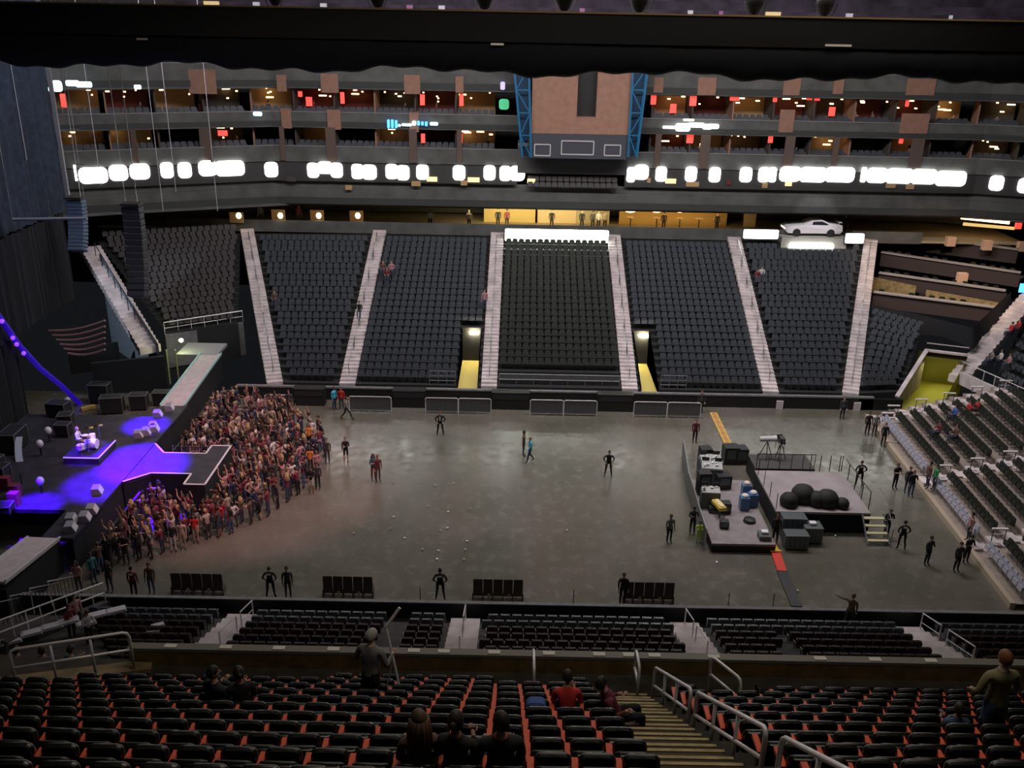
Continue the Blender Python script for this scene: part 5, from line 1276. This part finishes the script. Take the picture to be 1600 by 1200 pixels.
PM = {
 'stand': body_mesh('person_standing', (DOWN, DOWN)), 'hips': body_mesh('person_hips', (HIP, HIP), 'wide'), 'phone': body_mesh('person_phone', (PHONE, DOWN)), 'cross': body_mesh('person_cross', (CROSS, CROSS), sleeve=False),
 'walk': body_mesh('person_walk', (SWF, SWB), 'walk'), 'stride': body_mesh('person_stride', (SWB, SWF), 'stride', lean=.08), 'up': body_mesh('person_up', (UP, UP), sleeve=False), 'up1': body_mesh('person_up1', (UP, DOWN), sleeve=False, female=True, hair='long'),
 'fem': body_mesh('person_fem', (DOWN, PHONE), female=True, hair='long', sleeve=False), 'fembun': body_mesh('person_fembun', (CROSS, DOWN), female=True, hair='bun', bare_legs=True), 'sit': body_mesh('person_sit', (LAP, LAP), 'sit', sit=True), 'sitf': body_mesh('person_sitf', (LAP, LAP), 'sit', sit=True, female=True, hair='long'),
 'phones': body_mesh('person_phones', (PHONE, PHONE), lean=.1, headtilt=.35), 'point': body_mesh('person_point', (OUT, DOWN), 'wide', lean=.1)}
def person(pose, loc, rz, top, legs, label, skin=0, hair='dark', scale=1.0, group=None, shoe='black'):
    o = bpy.data.objects.new('person', PM[pose]); C.objects.link(o); o.location = loc; o.rotation_euler.z = rz; o.scale = (scale,)*3
    for i, m_ in enumerate((skins[skin], cm(top), cm(legs), hairs[hair], cm(shoe))):
        o.material_slots[i].link = 'OBJECT'; o.material_slots[i].material = m_
    return tag(o, label, 'person', group)
def pp(px, py, z=0): return PZ(px, py, z)
def badge(o, top=1.30, col='white', wd=.2, back=True, hh=.1):
    pass
floor_people = [
 ('stand', 402, 640, .4, 'grey', 'black', 'person in a grey top standing by the far boards left of the floor'),
 ('stand', 453, 645, 0, 'darkgrey', 'black', 'person in dark clothes standing at the far edge of the crowd by the boards'),
 ('stand', 523, 640, 1.0, 'cyan', 'navy', 'person in a bright blue top near the far boards'),
 ('stand', 534, 640, 0, 'red', 'darkgrey', 'person in a red top beside the one in bright blue by the far boards'),
 ('stride', 542, 656, 1.3, 'grey', 'black', 'person in light grey shirt striding along the far boards'),
 ('hips', 688, 680, 0, 'black', 'black', 'person in a black jacket over white shirt standing alone on the far floor'),
 ('stand', 818, 712, 1.5, 'brown', 'darkgrey', 'person in brown walking just behind the one in bright blue mid floor'),
 ('walk', 828, 722, -1.2, 'cyan', 'navy', 'person in a bright blue jacket walking across the middle of the floor'),
 ('hips', 950, 744, 0, 'black', 'black', 'person in black with bent elbows alone on the open floor right of centre'),
 ('fem', 584, 750, .5, 'teal', 'maroon', 'person in pale teal top and dark red skirt alone near the crowd'),
 ('stand', 591, 752, .5, 'maroon', 'brown', 'person in dark red right beside the one in pale teal near the crowd'),
 ('fembun', 541, 722, 0, 'black', 'black', 'person in a black dress with bare legs at the edge of the crowd'),
 ('stand', 512, 724, 0, 'darkgrey', 'darkgrey', 'person in dark grey between the crowd and the person in a black dress'),
 ('stand', 1085, 692, 0, 'maroon', 'black', 'person in dark maroon standing behind the silver barrier top'),
 ('stand', 1094, 645, 0, 'darkgrey', 'black', 'person in dark clothes by the far boards near the yellow cable ramp'),
 ('stand', 1045, 848, .3, 'grey', 'black', 'person in a grey shirt standing left of the silver mesh barrier'),
 ('phones', 1090, 846, 0, 'lime', 'lime', 'person in a bright yellow-green safety vest crouched at the foot of the silver barrier'),
 ('phones', 1081, 834, 0, 'darkgrey', 'black', 'dark-clothed person bent down behind the safety vest at the barrier foot'),
 ('stand', 1210, 848, -.3, 'black', 'black', 'person in black standing at the yellow end of the near cable ramp'),
 ('hips', 1407, 858, 0, 'black', 'black', 'security person in black with white back print and bent elbows near the stage steps'),
 ('phone', 1447, 883, .4, 'darkgrey', 'black', 'person in dark clothes standing between the stage steps and the end stand'),
 ('phones', 1384, 838, 0, 'black', 'black', 'person in black bending by the foot of the stage steps'),
 ('hips', 1341, 760, 0, 'black', 'black', 'security person in black, white back print, at back right corner of square stage'),
 ('cross', 1397, 764, .3, 'black', 'black', 'person in black with pale forearms by the end stand, level with the square stage'),
 ('stand', 1416, 770, 0, 'darkgrey', 'darkgrey', 'person in dark grey, one of a pair by the end stand kerb, behind'),
 ('phone', 1422, 776, 0, 'black', 'denim', 'person in black and denim, one of a pair by the end stand kerb, in front'),
 ('stand', 1315, 655, 0, 'darkgrey', 'black', 'tall dark person alone at the far boards behind the square stage'),
 ('stand', 1354, 680, 0, 'black', 'black', 'person in black at the far corner of the end stand, left of a pair'),
 ('stand', 1365, 682, 0, 'grey', 'darkgrey', 'person in grey at the far corner of the end stand, right of a pair'),
 ('stand', 1379, 698, 0, 'black', 'black', 'dark person at the front of the end stand below the pair in the far corner'),
 ('stand', 1493, 893, .2, 'darkgrey', 'black', 'dark figure standing nearest the near corner of the end stand'),
 ('phones', 1508, 880, .2, 'black', 'black', 'dark figure leaning beside the darkest figure at the end stand corner'),
 ('hips', 688, 937, 0, 'black', 'black', 'security person in black with white back print between two seat banks at the near boards'),
 ('hips', 424, 934, pi, 'black', 'black', 'security person in black with white back print right of the leftmost seat bank'),
 ('stand', 451, 934, .2, 'darkgrey', 'darkgrey', 'slim dark person beside the security person near the leftmost seat bank'),
 ('stand', 211, 934, 0, 'maroon', 'black', 'person in maroon with white back print at the left end of the near boards'),
 ('stand', 972, 944, 0, 'black', 'black', 'dark person standing at the left end of the rightmost seat bank'),
 ('stand', 238, 928, 0, 'brown', 'denim', 'person in brown beside the near boards, right of the maroon shirt'),
 ('fem', 173, 925, 0, 'darkgrey', 'jeans', 'person in dark grey near the barrier slope, left of the maroon shirt'),
 ('fem', 125, 925, 0, 'pink', 'jeans', 'person in pink at the bottom of the black barrier slope'),
 ('stand', 148, 912, 1, 'teal', 'jeans', 'person in dull teal close to the black barrier slope'),
 ('stand', 272, 862, .3, 'black', 'white', 'person in black top and white trousers at the near edge of the crowd'),
 ('stand', 287, 858, .1, 'beige', 'beige', 'person in beige from head to foot at the near edge of the crowd'),
 ('fem', 307, 848, 0, 'red', 'beige', 'person in a bright red top at the near edge of the crowd'),
 ('stand', 345, 830, 0, 'red', 'darkgrey', 'person in red near the right of the near crowd edge'),
 ('fembun', 487, 770, 0, 'black', 'white', 'person in black top and white trousers at the right edge of the crowd'),
 ('stand', 497, 764, 0, 'darkgrey', 'black', 'person in dark grey behind the white trousers at the right edge of the crowd'),
 ('fem', 484, 700, 0, 'orange', 'black', 'person in vivid orange at the far right edge of the crowd'),
 ('fem', 486, 738, 0, 'orange', 'black', 'person in an amber orange top at the right edge of the crowd'),
]
fixed = []
for ps, px, py, rz, tp, lg, lb in floor_people:
    q = pp(px, py)
    if lb.startswith('person in a bright yellow'): q.y -= .1
    sc_ = .95 if tp != 'lime' else .72
    if py > 925: q.y = max(q.y, 35.5)
    if q.y > 59.2: q.y = 59.15
    o = person(ps, q, rz, tp, lg, lb, random.choice((0, 0, 1, 2, 3)), random.choice(('dark', 'dark', 'brown', 'grey' if tp == 'grey' else 'dark', 'blond' if tp in ('pink', 'cyan') else 'brown')), sc_)
    fixed.append((q.x, q.y))
    if 'white back print' in lb:
        s_ = -1 if rz == 0 else 1; 
        tag(MB().slab(.22, .09, .012, .002, .01, mx=MX((0, .125, 1.32))).build('back_print', M('print_white', (.8, .8, .8), .6), o))
        o.rotation_euler.z = pi
    if 'white shirt' in lb: MB().slab(.09, .3, .012, .002, .02, mx=MX((0, -.127, 1.1))).build('shirt_front', M('print_white', (.8, .8, .8), .6), o)
# performers
q = PZ(145, 702, SZ+.4); person('sit', (rx-.55, ry, SZ+.38), pi/2, 'white', 'grey', 'drummer in white lit brightly behind the drum kit', 3, 'blond')
# --- packed crowd
poly_c = [(-19.6, 57.6), (-17.6, 57.9), (-14.6, 55.6), (-11.9, 52.7), (-10.8, 50.4), (-11.2, 47.0), (-12.2, 43.8), (-14.3, 41.0), (-16.8, 39.2), (-18.9, 37.4), (-19.35, 37.4), (-19.35, 42.9), (-18.7, 43.9), (-17.4, 42.6), (-15.5, 42.6), (-15.5, 48.4), (-19.2, 48.6), (-19.35, 49.5)]
def inside(x, y, P):
    c = False; n = len(P)
    for i in range(n):
        x1_, y1_ = P[i]; x2_, y2_ = P[(i+1) % n]
        if (y1_ > y) != (y2_ > y) and x < (x2_-x1_)*(y-y1_)/(y2_-y1_)+x1_: c = not c
    return c
pts_c = []; tries = 0
while len(pts_c) < 285 and tries < 60000:
    tries += 1; x = random.uniform(-20, -10); y = random.uniform(37, 58)
    if not inside(x, y, poly_c): continue
    edge = x > -13.2
    md = .50 if not edge else .62
    if tries > 20000: md = .46
    if any((x-a)**2+(y-b_)**2 < md*md for a, b_ in pts_c+fixed): continue
    pts_c.append((x, y))
ctops = ['maroon', 'maroon', 'black', 'grey', 'pink', 'pink', 'brown', 'darkgrey', 'white', 'navy', 'beige', 'maroon', 'black', 'darkgrey', 'maroon', 'brown', 'black']
cposes = ['stand', 'phone', 'cross', 'up', 'up1', 'fem', 'fembun', 'phones', 'fem', 'stand', 'hips']
pts_c.sort(key=lambda q: q[1])
MASSP = []
def mass_person(pose, loc, rz, top, legs, skin, hair, scale): MASSP.append((pose, loc, rz, top, legs, skin, hair, scale))
for i, (x, y) in enumerate(pts_c):
    tp = random.choice(ctops); hr = random.choice(('dark', 'dark', 'brown', 'blond', 'brown'))
    reg = 'between the runway and the far ramp' if y > 50.5 and x < -13 else ('just beyond the runway head' if y > 47.6 and x < -13 else ('at the right edge of the crowd' if x > -13.2 else ('before the runway end' if y > 44.5 else 'on the near side of the runway')))
    lg = random.choice(('jeans', 'black', 'darkgrey', 'denim')); hn_ = {'dark': 'dark', 'brown': 'brown', 'blond': 'fair'}[hr]
    tn = {'darkgrey': 'dark grey', 'beige': 'beige'}.get(tp, tp)
    lb = 'concertgoer with %s hair in a %s top %s' % (hn_, tn, reg)
    args = (random.choice(cposes), (x, y, 0), pi*1.5+random.uniform(-.7, .7)+(0 if random.random() < .85 else 2), tp, lg)
    if i >= 190: mass_person(*args, random.choice((0, 0, 3, 1, 2)), hr, random.uniform(.88, 1.02)); continue
    person(*args, lb, random.choice((0, 0, 3, 1, 2)), hr, random.uniform(.88, 1.02), group='%s top, %s hair, %s' % (tn, hn_, reg))
print('crowd', len(pts_c))
# --- spectators in the stands
def bowl_z(p): return p
for k, (px, py, z, tp, lb) in enumerate(((605, 438, 5.5, 'maroon', 'seated person in maroon, left of the trio by the second aisle'), (612, 428, 5.8, 'pink', 'seated person in pink, top of the trio by the second aisle'), (599, 428, 5.8, 'brown', 'seated person in brown at the aisle edge of the trio'),
       (430, 475, 4.4, 'brown', 'seated person alone in the second seat block from the stage'), (757, 482, 4.3, 'pink', 'person in bright pink standing at the aisle left of the dark block'), (1189, 436, 5.6, 'white', 'pale-shirted person seated left of the car display block'),
       (1182, 440, 5.5, 'maroon', 'dark red clad person seated beside the pale shirt'), (562, 492, 4.0, 'black', 'person in black seated against the left side of the second aisle'))):
    q = PZ(px, py, z); person('sit' if k != 4 else 'stand', (q.x, q.y, z-.15), 0, tp, 'jeans', lb, 0, 'dark', .95)
for k, (px, py, z, tp, ps, lb) in enumerate(((672, 345, 8.0, 'white', 'stand', 'person in pale clothes by the concourse parapet left of centre'), (733, 345, 8.0, 'grey', 'stand', 'person in grey by the parapet left of the yellow lit wall'), (778, 348, 7.65, 'black', 'stand', 'dark figure at the left part of the yellow lit wall'),
       (792, 348, 7.65, 'maroon', 'stand', 'dark red figure before the yellow lit wall'), (862, 348, 7.65, 'black', 'walk', 'dark figure walking before the cream concourse wall'), (909, 352, 7.65, 'black', 'stand', 'short dark figure at the right of the cream concourse wall'),
       (926, 350, 7.65, 'darkgrey', 'stand', 'dark grey figure left of a white shirt in the concourse'), (935, 350, 7.65, 'white', 'stand', 'white-shirted figure in the concourse right of the cream wall'), (945, 350, 7.65, 'beige', 'stand', 'beige figure beside the white shirt in the concourse'),
       (1037, 350, 7.65, 'black', 'stand', 'black figure among the amber concourse lamps'), (1120, 352, 7.65, 'black', 'stand', 'dark figure by the rightmost concourse lamp'), (408, 345, 8.0, 'grey', 'stand', 'pale grey figure between globe lamps above the stand'), (468, 346, 8.0, 'maroon', 'stand', 'dark red figure between globe lamps above the stand'),
       (1320, 352, 8.0, 'darkgrey', 'stand', 'dark figure standing right behind the white car'))):
    Y = 81.2 if 7 < k or k > 1 else 80.3
    q = PY(px, py, Y); person(ps, (q.x, Y, 7.65), pi if k % 3 == 0 else 0, tp, 'black', lb, 0, 'dark', 1)
for k, (px, py, z, tp, lb) in enumerate(((1490, 650, 1.5, 'blue', 'person in vivid blue seated at the top of the end stand'), (1512, 643, 1.6, 'red', 'person in red, left of two in the end stand beside the blue shirt'), (1524, 641, 1.7, 'red', 'person in red, right of two in the end stand beside the blue shirt'),
       (1465, 675, 1.3, 'maroon', 'dark red clad spectator in the end stand below the blue shirt'), (1492, 682, 1.4, 'brown', 'brown clad spectator in the end stand below the red shirts'), (1448, 752, .5, 'brown', 'person in brown on the end stand by the middle aisle'), (1458, 756, .5, 'green', 'person in green on the end stand by the middle aisle'),
       (1562, 562, 2.6, 'white', 'person in a white shirt seated in the corner stand at right'), (1548, 562, 2.6, 'grey', 'grey clad person left of the white shirt in the corner stand'), (1575, 568, 2.6, 'pink', 'pinkish clad person right of the white shirt in the corner stand'), (1578, 518, 3.6, 'red', 'person in red high in the corner stand at right'), (1590, 513, 3.8, 'red', 'second person in red at the right edge of the corner stand'),
       (1512, 835, .6, 'pink', 'person in pinkish top on the lowest riser of the end stand'))):
    q = PZ(px, py+8, z); person('stand' if k in (5, 6, 12) else 'sit', (q.x, q.y, z-.1), -pi/2, tp, 'jeans', lb, 0, 'dark', .95)
q = PZ(1325, 962, .9); person('point', (q.x, q.y-.2, .4), 2.6, 'brown', 'darkgrey', 'person with outstretched arm holding a light at the near boards, lower right', 0, 'brown', .98)
# --- left corner people near rails
for k, (px, py, z, tp, lb) in enumerate(((122, 960, 1.6, 'pink', 'person in pink in the corner stand at lower left'), (140, 985, 2.0, 'white', 'white clad person bending among the corner seats at lower left'), (112, 975, 1.8, 'maroon', 'person in maroon leaning on the corner stand rail'))):
    q = PZ(px, py+10, z); person('phones' if k else 'stand', (q.x, q.y, z-.4), 1, tp, 'black', lb, 0, 'brown', .95)

# corner stand at lower left: rails, barrier, white seat covers
a = PZ(0, 1005, 2.6); c = PZ(165, 940, .9)
t = thing('corner_handrail', 'double steel handrail slanting along the lower left corner stand', 'handrail')
for off in (0, .5): MB().tube([a+Vector((0, 0, .95-off)), c+Vector((0, 0, .95-off))], .035, 8).build('rail', rail_m, t)
m2 = MB()
for k in range(9): p = lerp(a, c, k/8); m2.tube([p, p+Vector((0, 0, .95))], .025, 6)
m2.build('post', rail_m, t)
m2 = MB(); m2.bar(a+Vector((0, 0, -.5)), c+Vector((0, 0, -.5)), .3, 1.0); struct('wall_corner_low', m2, conc_d)
for k in range(4):
    f = k/3.6; p = lerp(PZ(18, 968, 2.2), PZ(120, 925, 1.2), f)
    t = thing('bike_rack_barrier', 'steel crowd barrier in the lower left corner, %s from the left' % ORD[k+1], 'barrier', p, .45)
    MB().tube([(-.6, 0, -.3), (-.6, 0, .9), (.6, 0, .9), (.6, 0, -.3)], .035, 6).build('frame', rail_m, t)
    m2 = MB()
    for i in range(1, 8): m2.tube([(-.6+i*.15, 0, -.2), (-.6+i*.15, 0, .9)], .014, 5)
    m2.build('bars', dsteel, t)
for k, (px, py) in enumerate(((18, 1003), (50, 990), (82, 980), (108, 972), (135, 975), (152, 962), (182, 955), (205, 1008), (220, 998), (238, 988), (247, 979))):
    q = PZ(px, py, 2.3 if k < 4 else 1.9)
    tag(MB().slab(.75 if k < 7 else .5, .10, .7 if k < 7 else .45, .04, .1, mx=MX((0, 0, 0), rx=-.3, rz=.5)).build('draped_step', mat('cover_white', (.62, .6, .68), .7), loc=q), 'pale draped step end in the lower left corner stand, %s' % ('%s from the left' % ORD[k+1]), 'seat cover')
m2 = MB(); q1 = [PZ(0, 1020, 2.5), PZ(200, 1020, 2.5), PZ(200, 950, .9), PZ(120, 940, .9), PZ(0, 1000, 2.3)]
m2.add([(p.x, p.y, p.z-.35) for p in q1], [tuple(range(5))]); struct('floor_corner', m2, conc_d)

# --- foreground people
fore_hair = {}
def fore(name_label, mesh, loc, rz, top, legs, skin, hair, scale=1.0):
    o = bpy.data.objects.new('person', mesh); C.objects.link(o); o.location = loc; o.rotation_euler.z = rz; o.scale = (scale,)*3
    for i, m_ in enumerate((skins[skin], cm(top), cm(legs), hairs[hair], cm('black'))): o.material_slots[i].link = 'OBJECT'; o.material_slots[i].material = m_
    return tag(o, name_label, 'person')
def rowat(k): return RY-RP*k, rowz(k)
mA = body_mesh('standing_man', (((.10, .02, -.28), (-.06, -.24, .02)), ((.08, .0, -.28), (-.02, -.25, .06))), 'stand', lean=.12, hair='short', headturn=-.5, headtilt=.25, sub=2, width=1.06)
def Y_at(px, py, k, h):   # x for a pixel on a row
    y, z = rowat(k); return PY(px, py, y).x
y, z = rowat(2); x = PY(578, 1030, y-.05).x; fore('grey-haired man in a grey jacket standing among the seats with a pole', mA, (x, y-.05+.0, z), pi-.35, 'grey', 'black', 3, 'grey', 1.08)
p0_ = Vector((PY(632, 1075, y+.1).x, y+.1, z)); p1_ = Vector((PY(604, 1000, y+.6).x, y+.6, z+1.55))
t = thing('camera_tripod', 'tall slim metal tripod pole held beside the grey-haired man', 'tripod')
MB().tube([p0_, lerp(p0_, p1_, .6), p1_], [.018, .026, .02], 8).build('leg', rail_m, t); MB().tube([p1_+Vector((.25, .1, .35)), p1_], .03, 8).build('upper_section', rail_m, t)
MB().tube([p0_+Vector((-.45, .25, 0)), lerp(p0_, p1_, .62)], .014, 6).build('leg', rail_m, t)
mW = body_mesh('long_haired_woman', (LAP, LAP), 'sit', sit=True, female=True, hair='long', headturn=.3, headtilt=.1, sub=2)
mS = body_mesh('seated_person', (PHONE, LAP), 'sit', sit=True, headturn=-.6, sub=2)
mS2 = body_mesh('seated_person_b', (LAP, LAP), 'sit', sit=True, headturn=.4, sub=2, width=1.12)
mF = body_mesh('seated_person_c', (LAP, PHONE), 'sit', sit=True, female=True, hair='bun', sub=2)
for px, py, k, me, tp, sk, hr, rz, lb in ((655, 1125, 9.0, mW, 'brown', 0, 'brown', pi+.2, 'woman with long wavy brown hair seated at the left of the three in front'), (712, 1140, 9.0, mF, 'black', 1, 'dark', pi-.2, 'person in black seated in the middle of the three in front'), (783, 1125, 9.0, mS2, 'black', 0, 'dark', pi+.1, 'broad person in black with red collar seated at the right of the three in front'),
                                    (333, 1050, 4, mS, 'black', 0, 'dark', pi-.5, 'dark-clothed person with lit face seated left of a pair in the left seats'), (373, 1048, 4, mF, 'black', 1, 'dark', pi+.4, 'dark-haired person seated right of a pair in the left seats')):
    kk = int(round(k)); y, z = rowat(kk); x = PY(px, py, y-.1).x; fore(lb, me, (x, y-.12, z+.02), rz, tp, 'jeans', sk, hr, 1.0)
    if 'red collar' in lb:
        tag(MB().lathe([(.085, 0), (.075, .06)], (0, 0, .98), 12).build('collar', M('cloth_red', cloth['red']), bpy.data.objects[-1] if False else C.objects[-1]))
y, z = rowat(4); x = PY(940, 1080, y).x
mR = body_mesh('reclining_person', (PHONE, LAP), 'sit', sit=True, lean=-.45, headturn=.5, sub=2)
fore('person in dark clothes slumped sideways across the seats beside the stairs', mR, (x+.25, y-.05, z+.02), pi*.5+.2, 'maroon', 'black', 0, 'dark', 1.0)
mT = body_mesh('leaning_person', (LAP, PHONE), 'sit', sit=True, lean=.3, sub=2)
fore('person with red and blue sleeves bent low beside the slumped person', mT, (x-.55, y-.1, z), pi, 'red', 'denim', 1, 'dark', .95)
tag(MB().slab(.32, .36, .22, .05, .1).build('blue_bag', M('bag_blue', (.06, .12, .35), .8), loc=(x-1.05, y-.1, z+.45)), 'blue bag on a seat left of the bent person in red', 'bag')
mO = body_mesh('standing_man_olive', (((.09, .0, -.28), (-.06, -.20, -.12)), ((.07, .0, -.28), (-.10, -.22, -.06))), 'stand', lean=.05, headturn=.1, sub=2, width=1.12)
y, z = rowat(5); x = PY(1558, 1080, y).x; fore('man with reddish hair in an olive sweater standing at the lower right', mO, (x, y-.05, z), pi+.1, 'olive', 'denim', 3, 'red', 1.09)
y, z = rowat(5); fore('person in blue denim seated low beside the man in the olive sweater', mS, (x-.55, y-.1, z-.1), pi, 'denim', 'denim', 1, 'dark', .85)
for k, (px, tp, lb) in enumerate(((32, 'black', 'dark person in the passage behind the left rail, leftmost'), (72, 'darkgrey', 'person in dark grey in the passage behind the left rail, in the middle'), (112, 'teal', 'person in teal grey in the passage behind the left rail, at its right end'))):
    Y = 17.3; x = PY(px, 1050, Y).x; fore(lb, PM['stand' if k < 2 else 'phones'], (x, Y, dz(15.5)-1.75), pi-.3*k, tp, 'black', 1, 'dark', .92)
# people standing in suites are read as dark figures
for k in range(22):
    side = k % 2; n = k//2
    x = (-3.2-3.3*n if side == 0 else 12.3+3.0*n)+random.uniform(-1, 1)
    if x > 40: continue
    lev = 16.5 if (k*7) % 3 else 13.8
    mass_person(random.choice(('stand', 'phone', 'walk')), (x, fy(x)+2.2, lev), random.uniform(0, 6), ['black', 'grey', 'maroon', 'white', 'darkgrey', 'beige'][k % 6], 'black', random.choice((0, 1, 2)), 'dark', 1)
def build_mass():
    ml = []; mi = {}
    def idx(m_):
        if m_.name not in mi: mi[m_.name] = len(ml); ml.append(m_)
        return mi[m_.name]
    mb = MB()
    for pose, loc, rz, top, legs, skin, hair, sc_ in MASSP:
        me = PM[pose]; T = Matrix.Translation(loc) @ Matrix.Rotation(rz, 4, 'Z') @ Matrix.Scale(sc_, 4); o = len(mb.v)
        mb.v.extend([tuple(T @ v.co) for v in me.vertices]); mm = [idx(m_) for m_ in (skins[skin], cm(top), cm(legs), hairs[hair], cm('black'))]
        for p in me.polygons: mb.f.append(tuple(v+o for v in p.vertices)); mb.m.append(mm[p.material_index])
    tag(mb.build('crowd', ml, smooth=True), 'far packed part of the crowd and tiny guests in the suites', 'crowd', kind='stuff')
build_mass()
